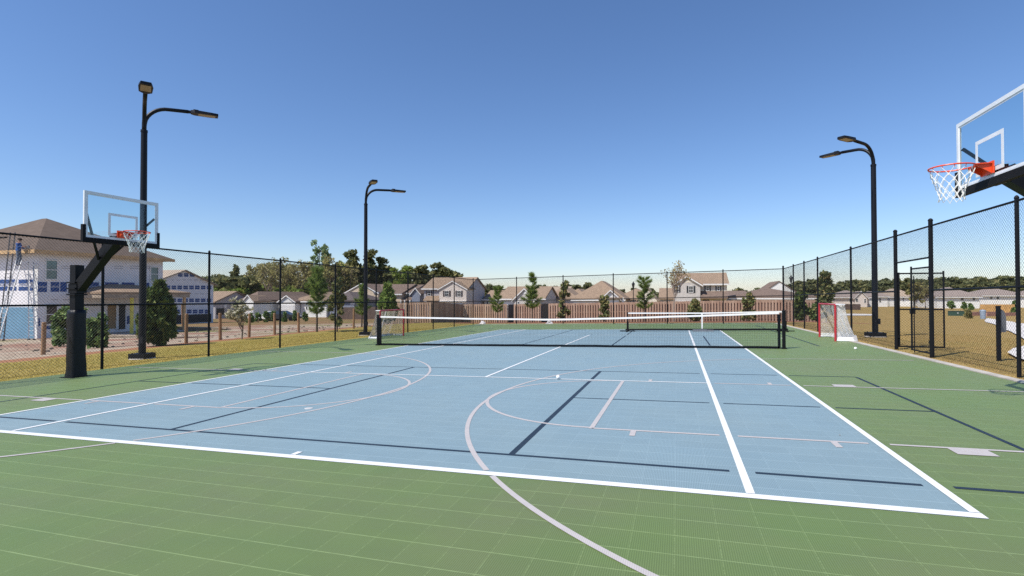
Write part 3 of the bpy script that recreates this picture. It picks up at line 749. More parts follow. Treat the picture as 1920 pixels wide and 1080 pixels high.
# crumpled white sheets outside the far fence
for k, (px, py, w) in enumerate(((905, 607.5, .24), (1030, 607.5, .26))):
    p = at_y(px, py, 30.9); z = gz(p[0], p[1]); m = MB(); rg = random.Random(k+3); n = 14; vs = []; fs = []
    for i in range(5):
        for j in range(n):
            a = 2*math.pi*j/n; q = w*(1-.17*i)*(1+rg.uniform(-.35, .35)); vs.append((p[0]+q*math.cos(a), p[1]+.5*q*math.sin(a), z-.03+.055*i*(1+rg.uniform(-.3, .4))))
    for i in range(4):
        for j in range(n): fs.append((i*n+j, i*n+(j+1)%n, (i+1)*n+(j+1)%n, (i+1)*n+j))
    fs.append(tuple(range(4*n, 5*n))); m.add(vs, fs)
    tag(m.build('plastic_sheet', 'plastic_bag', org=(p[0], p[1], z)), ('crumpled pale plastic sheet on the mulch, the one nearer the shaded wooden fence', 'crumpled pale plastic sheet on the mulch, below the narrow holly sapling')[k], 'plastic sheet')

# sign seen from behind, outside the right fence
p = gnd(1873, 676); t = thing('sign', p, 'grey arched sign on a black post, seen from behind through the fence', 'sign')
m = MB(); m.cbox((p[0], p[1], p[2]+.58), (.032, .032, .60)); m.cbox((p[0], p[1], p[2]+1.19), (.036, .036, .012)); m.build('post', 'lamp_black', t)
u = np.array((.95, -.30, 0)); u = np.array((.30, .95, 0)); q = np.array((p[0], p[1], p[2])); u = np.array((.88, .46, 0)); u /= np.linalg.norm(u)
prof = [(.036, .62), (.17, .62), (.185, .64), (.185, .95), (.15, 1.05), (.11, 1.10), (.036, 1.13)]
m = MB(); m.prism([q+u*a+np.array((0,0,b)) for a, b in prof], np.array((u[1], -u[0], 0))*.02); m.build('panel', 'sign_grey', t)

# lantern posts far behind the wooden fence
def lantern(px, ptop, pbot, D, label):
    p = at_d(px, 560, D); z = gz(p[0], p[1]); top = at_d(px, ptop, D)[2]; h = top-z
    t = thing('street_lamp', (p[0], p[1], z), label, 'street lamp', 'black lantern street lamps')
    m = MB(); m.lathe((p[0], p[1], z), [(.16, 0), (.16, .3), (.09, .5), (.06, h*.5), (.055, h-1.1), (.11, h-1.08), (.13, h-.98)], 12); m.build('pole', 'lamp_black', t)
    m = MB(); m.lathe((p[0], p[1], z+h-.98), [(.12, 0), (.21, .5), (.21, .52)], 8); m.build('lantern', 'window', t)
    m = MB(); m.lathe((p[0], p[1], z+h-.46), [(.27, 0), (.20, .12), (.06, .3), (.04, .42), (.01, .46)], 8); m.build('lantern_cap', 'lamp_black', t)
    m = MB()
    for k in range(4):
        a = math.pi/4+k*math.pi/2; m.bar((p[0]+.12*math.cos(a), p[1]+.12*math.sin(a), z+h-.98), (p[0]+.215*math.cos(a), p[1]+.215*math.sin(a), z+h-.45), .014, 4)
    m.build('lantern_ribs', 'lamp_black', t)
lantern(1187.5, 527, 568, 76, 'black lantern street lamp rising in front of tan roofs')
lantern(1483.5, 515, 600, 72, 'black lantern street lamp beside the far right fence corner')

# ------------------------------------------------------------------ wooden fences
def picket_fence(p, q, label, H=1.83, shadowbox=True, mat='fence', step=2.4, group='wooden fences round the back yards'):
    p = np.array(p, float); q = np.array(q, float); L = np.linalg.norm(q-p); u = (q-p)/L; nrm = np.array((u[1], -u[0]))
    mid = (p+q)/2; t = thing('wooden_fence', (mid[0], mid[1], gz(*mid)), label, 'fence', group)
    rg = random.Random(int(abs(p[0]*13+q[1]*7)))
    ang = math.atan2(u[1], u[0])
    m = MB(); w = .14; gap = .095 if shadowbox else .006; s = 0; k = 0
    while s < L:
        for side, off in ((1, 0), (-1, (w+gap)/2)) if shadowbox else ((1, 0),):
            ss = s+off+w/2
            if ss > L: continue
            b = p+u*ss+nrm*side*.060; z = gz(*b); h = H+rg.uniform(-.025, .02)
            m.cbox((b[0], b[1], z+h/2-.03), (w/2, .011, h/2), ang)
        s += w+gap
    m.build('pickets', mat, t)
    n = max(1, round(L/step))
    for k in range(n+1):
        b = p+u*L*k/n; z = gz(*b); mm = MB(); mm.cbox((b[0], b[1], z+H/2-.1), (.028, .028, H/2+.02), ang); mm.build('post', mat, t)
    for h in (.3, .95, 1.6):
        if h > H-.1: continue
        mm = MB(); nn = max(1, int(L/2))
        for k in range(nn):
            a, b = p+u*L*k/nn, p+u*L*(k+1)/nn; mm.bar((a[0], a[1], gz(*a)+h), (b[0], b[1], gz(*b)+h), .038, 4, spin=.785)
        mm.build('rail', mat, t)
    return t
FY = 44.0
xA = -16.7
xs = lambda px, Y=FY: at_y(px, 590, Y)[0]
picket_fence((xs(716, 37), 37), (xA, 37), 'short run of wooden fence standing nearest, left of the two storey beige house')
picket_fence((xA+.02, 37.1), (xA+.02, FY-.1), 'shaded run of dark wooden boards turning away below the two storey beige house', shadowbox=False)
picket_fence((xA, FY), (xs(950), FY), 'wooden fence run from the dark corner to the first narrow gap')
picket_fence((xs(950)+.03, FY+.2), (xs(950)+.03, FY+9), 'side fence receding inside the first narrow gap', shadowbox=False, mat='fence_dark')  # darker board colour stands in for the shade inside the gap
picket_fence((xs(964), FY), (xs(1013), FY), 'short wooden fence run between the two narrow gaps')
picket_fence((xs(1013)+.03, FY+.2), (xs(1013)+.03, FY+9), 'side fence receding inside the second narrow gap', shadowbox=False, mat='fence_dark')  # shade painted by the darker boards here too
picket_fence((xs(1029), FY), (xs(1534), FY), 'longest wooden fence run, behind the portable net')
p1, p2 = at_y(633, 585, 66), at_y(742, 585, 66)
picket_fence(p1[:2], p2[:2], 'dark solid fence beneath the long tan house', 1.9, False, 'fence_dark')
p1, p2 = at_y(1584, 571, 150), at_y(1613, 571, 150)
picket_fence(p1[:2], p2[:2], 'low dark brown fence beneath the far white house, behind the goal', 1.5, False, 'fence_dark')
p1, p2 = at_y(1838, 565, 135), at_y(1902, 565, 135)
picket_fence(p1[:2], p2[:2], 'bright new yellow wooden fence beyond the curved path', 1.75, False, 'fence_gold')

# short timber posts along the straw strip on the left
post0 = None
for k, (px, pb_, ptop, lab) in enumerate(((81, 664, 604, 'short timber post standing in straw left of the padded hoop'), (349, 643, 588, 'short timber post right of the dense dark juniper'),
        (413, 637, 587, 'short timber post just right of a fence post, before the white blossoming shrub'), (467, 632, 588, 'short timber post right of the white blossoming shrub'),
        (515, 627, 587, 'short timber post below the parked white car'), (560, 623, 586, 'short timber post just left of the tallest young pine'), (663, 616, 579, 'short timber post left of the second light pole'),
        (342, 613, 570, 'weathered timber post farther back, before the blue and white gable'))):
    g0 = gnd(px, pb_); h = 1.2 if k < 7 else 1.7
    if post0 is None:
        m = MB(); m.lathe((0, 0, -.1), [(.068, 0), (.066, 1.28), (.055, 1.3), (.005, 1.302)], 12); post0 = m.build('timber_post', 'stake', org=(0, 0, 0)); o = post0
    else: o = post0.copy(); COL.objects.link(o)
    o.location = tuple(g0); D = float((g0-CAM)@fw); htrue = D*(pb_-ptop)/FPX; o.scale = (1, 1, htrue/1.2); o.rotation_euler = (.02*math.sin(k*3), .025*math.cos(k*5), k)
    tag(o, lab, 'post', 'short timber posts by the building site')

# ------------------------------------------------------------------ houses
def roof_gable(m, x0, x1, y0, y1, ze, zr, axis, ov=.45, th=.2):
    if axis == 'x': c = (y0+y1)/2; s = (zr-ze)/((y1-y0)/2); e = ze-ov*s; pts = [(y0-ov, e), (c, zr), (y1+ov, e), (y1+ov, e-th), (c, zr-th), (y0-ov, e-th)]
    else: c = (x0+x1)/2; s = (zr-ze)/((x1-x0)/2); e = ze-ov*s; pts = [(x0-ov, e), (c, zr), (x1+ov, e), (x1+ov, e-th), (c, zr-th), (x0-ov, e-th)]
    g = ov*.7
    for quad in ((0,1,4,5), (1,2,3,4)):
        P = [pts[i] for i in quad]
        if axis == 'x': m.prism([(x0-g, a, b+th) for a, b in P], (x1-x0+2*g, 0, 0))
        else: m.prism([(a, y0-g, b+th) for a, b in P], (0, y1-y0+2*g, 0))
def roof_hip(m, x0, x1, y0, y1, ze, zr, ov=.45, th=.2, axis=None, run=None):
    a, b, c, d = x0-ov, x1+ov, y0-ov, y1+ov; w, l = b-a, d-c
    if axis is None: axis = 'x' if w > l else 'y'
    if axis == 'x': k = run or min(l/2, w/2-.05); r1, r2 = (a+k, (c+d)/2, zr), (b-k, (c+d)/2, zr)
    else: k = min(w/2, l/2-.05); r1, r2 = ((a+b)/2, c+k, zr), ((a+b)/2, d-k, zr)
    v = [(a,c,ze-.02),(b,c,ze-.02),(b,d,ze-.02),(a,d,ze-.02),(a,c,ze+th),(b,c,ze+th),(b,d,ze+th),(a,d,ze+th), (r1[0],r1[1],zr+th), (r2[0],r2[1],zr+th)]
    f = [(3,2,1,0),(0,1,5,4),(1,2,6,5),(2,3,7,6),(3,0,4,7)]
    if axis == 'x': f += [(4,5,9,8),(5,6,9),(6,7,8,9),(7,4,8)]
    else: f += [(4,5,8),(5,6,9,8),(6,7,9),(7,4,8,9)]
    m.add(v, f)
def walls(m, x0, x1, y0, y1, zb, ze, zr=None, axis=None):
    if axis is None: m.box((x0,y0,zb), (x1,y1,ze)); return
    if axis == 'x':
        c = (y0+y1)/2; m.prism([(x0,y0,zb),(x0,y1,zb),(x0,y1,ze),(x0,c,zr-.03),(x0,y0,ze)], (x1-x0,0,0))
    else:
        c = (x0+x1)/2; m.prism([(x0,y0,zb),(x1,y0,zb),(x1,y0,ze),(c,y0,zr-.03),(x0,y0,ze)], (0,y1-y0,0))
class Pl:
    """outside face of a wall: axis 'y' faces -y, axis 'x' faces +x"""
    def __init__(s, ax, c): s.ax, s.c = ax, c
    def at(s, px, py): p = at_y(px, py, s.c) if s.ax == 'y' else at_x(px, py, s.c); return (p[0] if s.ax == 'y' else p[1]), p[2]
    def rect(s, l, t, r, b):
        a0, z1 = s.at(l, t); a1, z0 = s.at(r, b); zt = s.at((l+r)/2, t)[1]; zb = s.at((l+r)/2, b)[1]
        return min(a0, a1), max(a0, a1), zb, zt
    def box(s, m, a0, a1, z0, z1, d0, d1):
        if s.ax == 'y': m.box((a0, s.c-d1, z0), (a1, s.c-d0, z1))
        else: m.box((s.c+d0, a0, z0), (s.c+d1, a1, z1))
def window(t, pl, l, tp, r, b, mull=True, shut=None, glass='window', fr='white_trim', cross=False):
    a0, a1, z0, z1 = pl.rect(l, tp, r, b); f = max(.07, (a1-a0)*.07)
    m = MB(); pl.box(m, a0, a1, z1-f, z1, -.02, .06); pl.box(m, a0, a1, z0, z0+f, -.02, .07)
    pl.box(m, a0, a0+f, z0+f, z1-f, -.02, .06); pl.box(m, a1-f, a1, z0+f, z1-f, -.02, .06)
    if mull: pl.box(m, a0+f, a1-f, (z0+z1)/2-f*.35, (z0+z1)/2+f*.35, -.02, .055)
    if cross: pl.box(m, (a0+a1)/2-f*.3, (a0+a1)/2+f*.3, z0+f, z1-f, -.02, .05)
    w = m.build('window', fr, t)
    m = MB(); pl.box(m, a0+f, a1-f, z0+f, z1-f, -.02, .02); m.build('pane', glass, w)
    if shut:
        sw = (a1-a0)*.36
        for x in (a0-sw-.03, a1+.03): m = MB(); pl.box(m, x, x+sw, z0, z1, -.02, .05); m.build('shutter', shut, t)
def panel(t, pl, l, tp, r, b, name, mat, d=.05):
    a0, a1, z0, z1 = pl.rect(l, tp, r, b); m = MB(); pl.box(m, a0, a1, z0, z1, -.02, d); return m.build(name, mat, t)
def rake(t, x0, x1, y, ze, zr, ov=.45, mat='white_trim'):
    c = (x0+x1)/2; s = (zr-ze)/((x1-x0)/2); m = MB(); yy = y-ov*.7-.03
    for a, sg in ((x0-ov, 1), (x1+ov, -1)):
        e = ze-ov*s; m.prism([(a, yy, e-.16), (c, yy, zr-.16), (c, yy, zr+.06), (a, yy, e+.06)], (0, .06, 0))
    m.build('trim', mat, t)
def volume(t, pxa, pxb, Y, row_e, row_r, depth, kind, wall, roof, zb=None, pref=None, ov=.45, trim=False, xx=None):
    pref = pref if pref is not None else (pxa+pxb)/2
    x0, x1 = (at_y(pxa, row_e, Y)[0], at_y(pxb, row_e, Y)[0]) if xx is None else xx
    ze = at_y(pref, row_e, Y-ov)[2]; yr = Y if kind == 'gy' else Y+depth/2
    zr = at_y(pref, row_r, yr)[2]-.2
    zb = gz((x0+x1)/2, Y)-.8 if zb is None else zb
    m = MB(); ax = {'gx': 'x', 'gy': 'y'}.get(kind); walls(m, x0, x1, Y, Y+depth, zb, ze, zr, ax); m.build('wall', wall, t)
    m = MB()
    if kind == 'hip': roof_hip(m, x0, x1, Y, Y+depth, ze, zr, ov)
    else: roof_gable(m, x0, x1, Y, Y+depth, ze, zr, ax, ov)
    m.build('roof', roof, t)
    if kind == 'gy' and trim: rake(t, x0, x1, Y, ze, zr+.2, ov)
    if kind == 'gx' and trim or kind == 'hip' and trim:
        m = MB(); m.box((x0-ov, Y-ov-.03, ze-.25), (x1+ov, Y-ov+.04, ze-.01)); m.build('fascia', 'white_trim', t)
    return x0, x1, ze, zr
def house(px, Y, label):
    p = at_y(px, 560, Y); return thing('house', (p[0], p[1], gz(p[0], p[1])), label, 'house', 'houses of the estate')

# -- two storey pale beige house, left of centre
t = house(850, 92, 'two storey beige house with a pale front gable and a shaded grey side wall'); Y = 92.0
volume(t, 795, 877, Y, 540.5, 520, 9.5, 'gx', 'sid_shade_grey', 'roof_tan', pref=850, trim=True)
volume(t, 823.5, 874.5, Y-1.2, 541.5, 527, 4, 'gy', 'sid_pink', 'roof_tan', trim=True, ov=.3)
pf = Pl('y', Y-1.2); window(t, pf, 834, 545, 842, 556, shut='shutter', cross=True); window(t, pf, 857, 545, 864.5, 556, shut='shutter', cross=True)
panel(t, pf, 829, 568.5, 869, 582, 'garage_door', 'garage'); panel(t, pf, 823.6, 564.5, 874.4, 566.5, 'trim', 'white_trim', .3)
pb = Pl('y', Y); window(t, pb, 802, 545.5, 808, 555, shut='shutter'); window(t, pb, 800, 567, 818, 572, False)
m = MB(); a0 = at_y(793, 563, Y-1.6); a1 = at_y(822, 563, Y-1.6); m.prism([(a0[0], Y, a0[2]+.9), (a0[0], Y-1.6, a0[2]), (a0[0], Y-1.6, a0[2]-.15), (a0[0], Y, a0[2]-.15)], (a1[0]-a0[0], 0, 0)); m.build('porch_roof', 'roof_tan', t)

# -- single storey house with a front gable
t = house(975, 86, 'single storey house with tan roof, white raked front gable and grey gable end'); Y = 86.0
x0, x1, ze, zr = volume(t, 938, 1020, Y, 560, 537, 11, 'gx', 'sid_stone', 'roof_tan', pref=985, trim=True)
volume(t, 963, 1004, Y-1.4, 561, 541, 5, 'gy', 'sid_stone', 'roof_tan', trim=True, ov=.35)
pf = Pl('y', Y); panel(t, pf, 941, 564, 962, 578, 'garage_door', 'garage'); pg = Pl('y', Y-1.4); panel(t, pg, 982, 546, 987, 551.5, 'vent', 'white_trim'); window(t, pg, 987, 566, 993, 574); window(t, pg, 970, 565, 974, 575)
t = house(925, 100, 'sliver of a pale house just right of the two storey beige house'); volume(t, 908, 940, 100, 561, 544, 10, 'gx', 'sid_cream', 'roof_tan', pref=920, trim=True)
window(t, Pl('y', 100.0), 912, 565, 916, 573, False)
t = house(1050, 96, 'house with only its warm tan hip roof showing behind the holly sapling'); volume(t, 1018, 1082, 96, 561, 540, 16, 'hip', 'sid_stone', 'roof_tan', pref=1045)
t = house(1040, 130, 'house farthest back with a pale ridge above the warm tan hip roof'); volume(t, 1026, 1062, 130, 556, 537, 12, 'gx', 'sid_cream', 'roof_pale', pref=1040)
# -- large hip roofed house
t = house(1125, 84, 'single storey house with large pointed hip roof and small white gable'); Y = 84.0
volume(t, 1076, 1168, Y, 561.5, 527, 13.5, 'hip', 'sid_stone', 'roof_tan', pref=1128, trim=True)
volume(t, 1130, 1160, Y-1.3, 557.5, 544, 4, 'gy', 'sid_white', 'roof_tan', trim=True, ov=.45)
pf = Pl('y', Y); panel(t, pf, 1076, 566, 1117, 580, 'garage_door', 'garage'); pg = Pl('y', Y-1.3); window(t, pg, 1141, 567, 1147, 574)
m = MB(); z0 = gz(*at_y(1150, 565, Y)[:2])
for px in (1150.5, 1168): c = at_y(px, 565, Y-1.2); m.cbox((c[0], c[1], c[2]-1.3), (.16, .16, 1.9))
m.build('porch_post', 'white_trim', t)
m = MB(); a0 = at_y(1119, 559, Y-1.75); a1 = at_y(1166, 559, Y-1.75); m.box((a0[0], Y-1.75, a0[2]-.12), (a1[0], Y-.01, a0[2]+.12)); m.build('porch_roof', 'roof_tan', t)
t = house(1080, 104, 'part of a tan roofed house just left of the large pointed hip roof'); volume(t, 1058, 1102, 104, 560, 541.5, 12, 'hip', 'sid_cream', 'roof_tan', pref=1090)
t = house(1195, 92, 'house with tan roof and cream gable behind the tall young pine'); Y = 92.0
volume(t, 1155, 1226, Y, 562, 541, 12, 'hip', 'sid_stone', 'roof_tan', pref=1190)
volume(t, 1196, 1232, Y-2, 562, 538, 6, 'gy', 'sid_cream', 'roof_pale', ov=.3)
window(t, Pl('y', Y), 1170, 566, 1176, 574); window(t, Pl('y', Y), 1182, 566, 1188, 574)
t = house(1246, 100, 'part of a white house just left of the two storey house with black shutters'); volume(t, 1238, 1270, 100, 560, 540, 10, 'gx', 'sid_white', 'roof_tan', pref=1250)
# -- two storey house with black shutters
t = house(1310, 86, 'two storey house with black shutters, grey gable wing and cream right half'); Y = 86.0
volume(t, 1272, 1363, Y, 532, 511.5, 9.5, 'gx', 'sid_cream', 'roof_tan', pref=1320, trim=True)
volume(t, 1263, 1313, Y-1.5, 533, 518, 6, 'gy', 'sid_stone', 'roof_tan', trim=True, ov=.4)
m = MB(); a0, b0 = at_y(1271, 530, Y-1.5), at_y(1306, 530, Y-1.5); c0 = at_y(1288, 521, Y-1.5); m.prism([(a0[0], Y-1.53, a0[2]), (b0[0], Y-1.53, b0[2]), (c0[0], Y-1.53, c0[2])], (0, .05, 0)); m.build('gable_cladding', 'sid_cream', t)
pf = Pl('y', Y-1.5); window(t, pf, 1291, 536, 1300, 549, shut='shutter_black', cross=True); window(t, pf, 1266.5, 536, 1273, 548, shut='shutter_black')
pb = Pl('y', Y); window(t, pb, 1323.5, 536, 1330, 545.5, shut='shutter_black'); window(t, pb, 1344, 536, 1350, 545.5, shut='shutter_black')
a0, a1 = at_y(1314, 557.5, Y-1.9), at_y(1365, 557.5, Y-1.9); m = MB(); m.prism([(a0[0], Y-.01, a0[2]+1.0), (a0[0], Y-1.9, a0[2]), (a0[0], Y-1.9, a0[2]-.2), (a0[0], Y-.01, a0[2]-.2)], (a1[0]-a0[0], 0, 0)); m.build('porch_roof', 'roof_brown', t)
panel(t, pb, 1318, 562, 1330, 585, 'door', 'door_dark'); window(t, pb, 1338, 562, 1352, 572)
panel(t, pf, 1272, 564.5, 1306, 580, 'garage_door', 'garage')
t = house(1440, 90, 'low house with long brown hip roof at the far right corner of the court'); Y = 90.0
volume(t, 1372, 1530, Y, 558.5, 540, 14, 'hip', 'sid_stone', 'roof_brown', pref=1420, trim=True)
t = house(1462, 118, 'white gabled house rising behind the long brown hip roof'); volume(t, 1432, 1491, 118, 547, 526.5, 12, 'gy', 'sid_white', 'roof_brown', ov=.2)
t = house(1345, 112, 'part of a house right of the two storey house with black shutters'); volume(t, 1360, 1400, 112, 559, 545, 10, 'gx', 'sid_stone', 'roof_brown', pref=1380)

# -- long tan house on the left and its neighbours
t = house(690, 92, 'long tan house with two sunlit raked gable walls above the dark solid fence'); Y = 92.0
volume(t, 647, 709, Y, 549, 531.5, 14, 'gy', 'sid_tan', 'roof_brown', trim=True, ov=.25)
volume(t, 688, 752, Y+1.2, 551, 533, 12, 'gx', 'sid_tan', 'roof_brown', pref=720, trim=True)
panel(t, Pl('y', Y), 701, 547, 712, 550, 'vent', 'door_grey', .2)
t = house(760, 95, 'slate blue house with small front gable behind the dense conical evergreen'); Y = 95.0
volume(t, 722, 771, Y, 549, 534, 11, 'gx', 'sid_slate', 'roof_brown', pref=745, trim=True)
volume(t, 772, 787, Y-2.2, 549, 540, 6, 'gy', 'sid_slate', 'roof_brown', trim=True, ov=.4)
pf = Pl('y', Y); window(t, pf, 753, 551, 758, 558); window(t, pf, 761, 551, 768, 558)
a0, a1 = at_y(750, 563, Y-2), at_y(770, 563, Y-2); m = MB(); m.prism([(a0[0], Y-.01, a0[2]+.7), (a0[0], Y-2, a0[2]), (a0[0], Y-2, a0[2]-.2), (a0[0], Y-.01, a0[2]-.2)], (a1[0]-a0[0], 0, 0)); m.build('porch_roof', 'roof_brown', t)
m = MB()
for px in (752, 759, 769): c = at_y(px, 570, Y-1.9); m.cbox((c[0], c[1], c[2]-.6), (.13, .13, 1.4))
m.build('porch_post', 'white_trim', t)
t = house(640, 80, 'low slate house with dark brown hip roof behind the holly saplings'); volume(t, 604, 664, 80, 564.5, 547.5, 10, 'hip', 'sid_slate', 'roof_dark', pref=620)
window(t, Pl('y', 80.0), 611, 568, 616, 577); panel(t, Pl('y', 80.0), 657, 566, 665, 571, 'trim', 'white_trim')
t = house(560, 78, 'white house with front gable garage, dark door and twin small windows'); Y = 78.0
volume(t, 552, 612, Y+1.5, 564.5, 547.5, 11, 'hip', 'sid_white', 'roof_tan', pref=578, trim=True)
volume(t, 523, 553, Y, 565, 554, 8, 'gy', 'sid_white', 'roof_brown', trim=True, ov=.35)
pf = Pl('y', Y); panel(t, pf, 527, 572, 551, 587, 'garage_door', 'garage'); pb = Pl('y', Y+1.5); panel(t, pb, 557.5, 569, 564, 586, 'door', 'door_grey'); window(t, pb, 573.5, 574, 577, 580.5, False); window(t, pb, 579, 574, 582.5, 580.5, False); window(t, pb, 573, 567, 584, 572, False)
t = house(490, 74, 'white gabled house with broad brown roof and long bluish shaded side wall'); Y = 74.0
volume(t, 455, 484, Y, 564.5, 547, 16, 'hip', 'sid_white', 'roof_brown', pref=470)
volume(t, 456, 475, Y-1.5, 564.5, 553, 4, 'gy', 'sid_white', 'roof_tan', trim=True, ov=.3)
pf = Pl('y', Y-1.5); panel(t, pf, 457, 577, 474, 588, 'garage_door', 'garage'); window(t, Pl('y', Y), 478, 570, 482, 576)
t = house(418, 72, 'house with tan roof and shaded grey gable just right of the blue and white gable'); Y = 72.0
volume(t, 366, 404, Y-3, 566, 546, 9, 'gx', 'sid_shade_grey', 'roof_tan', pref=395, trim=False)
x1_ = at_y(404, 566, Y-3)[0]; panel(t, Pl('x', x1_), 420, 571, 425, 577, 'window', 'white_trim'); panel(t, Pl('x', x1_), 406, 578, 420, 590, 'door', 'door_dark')

# -- white row of houses beyond the dry field
def row_house(pxa, pxb, D, row_e, row_r, wall, roof, label, kind='hip', wins=(), gable=None):
    p = at_d((pxa+pxb)/2, 560, D); Y = p[1]; t = house((pxa+pxb)/2, Y, label)
    volume(t, pxa, pxb, Y, row_e, row_r, 13, kind, wall, roof, trim=True, ov=.6)
    if gable: volume(t, gable[0], gable[1], Y-1.8, row_e, gable[2], 5, 'gy', wall, roof, trim=True, ov=.5)
    for (l, tp, r, b) in wins: window(t, Pl('y', Y-(1.8 if gable and gable[0] <= l and r <= gable[1] else 0)), l, tp, r, b, True)
row_house(1497, 1533, 165, 559, 549.5, 'sid_white', 'roof_grey', 'low white house almost hidden behind the dark bush by the fence corner', wins=((1522, 561, 1526, 566),))
row_house(1565, 1629, 170, 557.5, 544.5, 'sid_pink', 'roof_grey', 'white house with pale grey hip roof, directly above the hockey goal', wins=((1592, 560, 1597, 566), (1604, 560, 1609, 566), (1620, 560, 1624, 568)), gable=(1603, 1626, 546))
row_house(1630, 1664, 172, 556, 546, 'sid_white', 'roof_grey', 'white house with grey roof left of the gate post', wins=((1648, 559, 1652, 567), (1634, 559, 1639, 567)))
row_house(1668, 1712, 175, 556.5, 541, 'sid_white', 'roof_pale', 'white house with pale roof seen through the open gate', wins=((1685, 558, 1688, 565), (1692, 558, 1695, 565)))
row_house(1726, 1748, 178, 560, 549, 'sid_white', 'roof_grey', 'small white house behind the leafless reddish tree', wins=((1733, 562, 1737, 567),))
row_house(1757, 1836, 150, 556.5, 538.5, 'sid_white', 'roof_grey', 'white house with long grey roof, right of the gate', wins=((1801, 558, 1807, 563.5), (1823, 557, 1829, 563.5)))
row_house(1838, 1925, 160, 554, 539.5, 'sid_white', 'roof_grey', 'wide white house at the right edge of the photo, above the yellow fence', wins=((1856, 555, 1861, 561), (1868, 555, 1874, 561)))
row_house(1935, 2010, 165, 554, 540, 'sid_white', 'roof_grey', 'white house farthest right beyond the end fence post')

# ------------------------------------------------------------------ house under construction (blue printed white wrap)
FONT = {}
def text_mesh(body):
    if body not in FONT:
        cu = bpy.data.curves.new('printed_words', 'FONT'); cu.body = body; cu.align_x = 'CENTER'; cu.align_y = 'CENTER'; cu.size = 1.0
        ob = bpy.data.objects.new('printed_words', cu); COL.objects.link(ob); dg = bpy.context.evaluated_depsgraph_get(); me = bpy.data.meshes.new_from_object(ob.evaluated_get(dg))
        V = np.array([v.co[:] for v in me.vertices]); F = [tuple(p.vertices) for p in me.polygons]
        bpy.data.objects.remove(ob); bpy.data.curves.remove(cu); bpy.data.meshes.remove(me); FONT[body] = (V, F)
    return FONT[body]
def put_text(m, pl, body, a, z, wid, hgt, d):
    V, F = text_mesh(body); w = V[:,0].max()-V[:,0].min(); h = V[:,1].max()-V[:,1].min(); out = []
    for v in V:
        aa, zz = a+v[0]/w*wid, z+v[1]/h*hgt
        out.append((aa, pl.c-d, zz) if pl.ax == 'y' else (pl.c+d, aa, zz))
    m.add(out, F)
XF = -36.2
def px_y(px): return at_x(px, 540, XF)[1]
hy0, hy1 = px_y(72), px_y(305)
ze = at_x(72, 474, XF)[2]; zb = gz(XF, hy0)-.05; hx0 = XF-13.6
t = thing('house', (XF, hy0, gz(XF, hy0)), 'two storey house under construction wrapped in blue printed white sheeting', 'house', 'houses of the estate')
m = MB(); m.box((hx0, hy0, zb-.6), (XF, hy1, ze)); m.build('wall', 'wrap', t)
m = MB(); m.box((hx0-.03, hy0-.035, zb-.3), (XF-.35, hy0-.001, at_y(30, 576, hy0)[2])); m.build('siding', 'sid_blue', t)
m = MB(); roof_hip(m, hx0, XF, hy0, hy1, ze, ze+3.0, .55, .16, 'x', 7.1); m.build('roof', 'roof_site', t)
m = MB(); m.box((hx0-.58, hy0-.60, ze-.06), (XF+.60, hy0-.552, ze+.17)); m.box((XF+.552, hy0-.55, ze-.06), (XF+.60, hy1+.58, ze+.17)); m.build('fascia', 'lumber', t)
m = MB(); m.box((XF-.45, hy0-.03, zb-.2), (XF-.02, hy0-.002, ze-.75)); m.build('corner_board', 'white_trim', t)
fX, fY = Pl('x', XF), Pl('y', hy0)
window(t, fX, 84, 487, 108, 525, glass='window_teal'); window(t, fX, 281, 500, 297, 528, glass='window_teal'); window(t, fX, 84, 570, 108, 609, glass='window')
gr = MB()
def block(pl, l, tp, r, b, words=True, frac=.5):
    a0, a1, z0, z1 = pl.rect(l, tp, r, b); blk = MB(); pl.box(blk, a0, a1, z0, z1, -.01, .008); bb = blk.build('printed_panel', 'wrap_blue', t)
    if words: wt = MB(); put_text(wt, pl, 'HOMEWRAP', (a0+a1)/2, z0+(z1-z0)*frac, (a1-a0)*.86, (z1-z0)*.2, .013); wt.build('lettering', 'wrap', bb)
for l, r in ((71, 88), (95, 111), (113, 125), (166, 185), (197, 222), (228, 252), (262, 280)):
    block(fX, l, 528.5+(l-70)*.008, r, 547.5-(l-70)*.014, r-l > 14)
for l, r, a, b in ((-60, -36, 525, 544), (-32, -8, 525, 544), (-4, 31, 525, 544), (35, 53, 525, 544), (56, 69, 525, 544)):
    for (u, v) in ((a-1, a+6.5), (b-6.5, b+1)): block(fY, l, u, r, v, False)
    wt = MB(); put_text(wt, fY, 'HOMEWRAP', sum(fY.rect(l, a, r, b)[:2])/2, sum(fY.rect(l, a, r, b)[2:])/2, .9*(fY.rect(l, a, r, b)[1]-fY.rect(l, a, r, b)[0]), .16, .01); wt.build('lettering', 'wrap_blue', t)
for l, r, a, b in ((72, 75, 597, 611), (86, 108, 611, 617), (190, 196, 594, 613), (238, 249, 592, 607)): block(fX, l, a, r, b, False)
for l in (115, 137, 160, 214, 244, 268):
    a0, a1, z0, z1 = fX.rect(l, 497, l+17, 505)
    for q in (0, .5): put_text(gr, fX, 'HOMEWRAP', (a0+a1)/2, z0+(z1-z0)*(.2+q), (a1-a0), (z1-z0)*.26, .006)
for l in (95, 118):
    a0, a1, z0, z1 = fX.rect(l, 560, l+14, 564); put_text(gr, fX, 'HOMEWRAP', (a0+a1)/2, (z0+z1)/2, (a1-a0), (z1-z0)*.5, .006)
gr.build('lettering', 'wrap_grey', t)
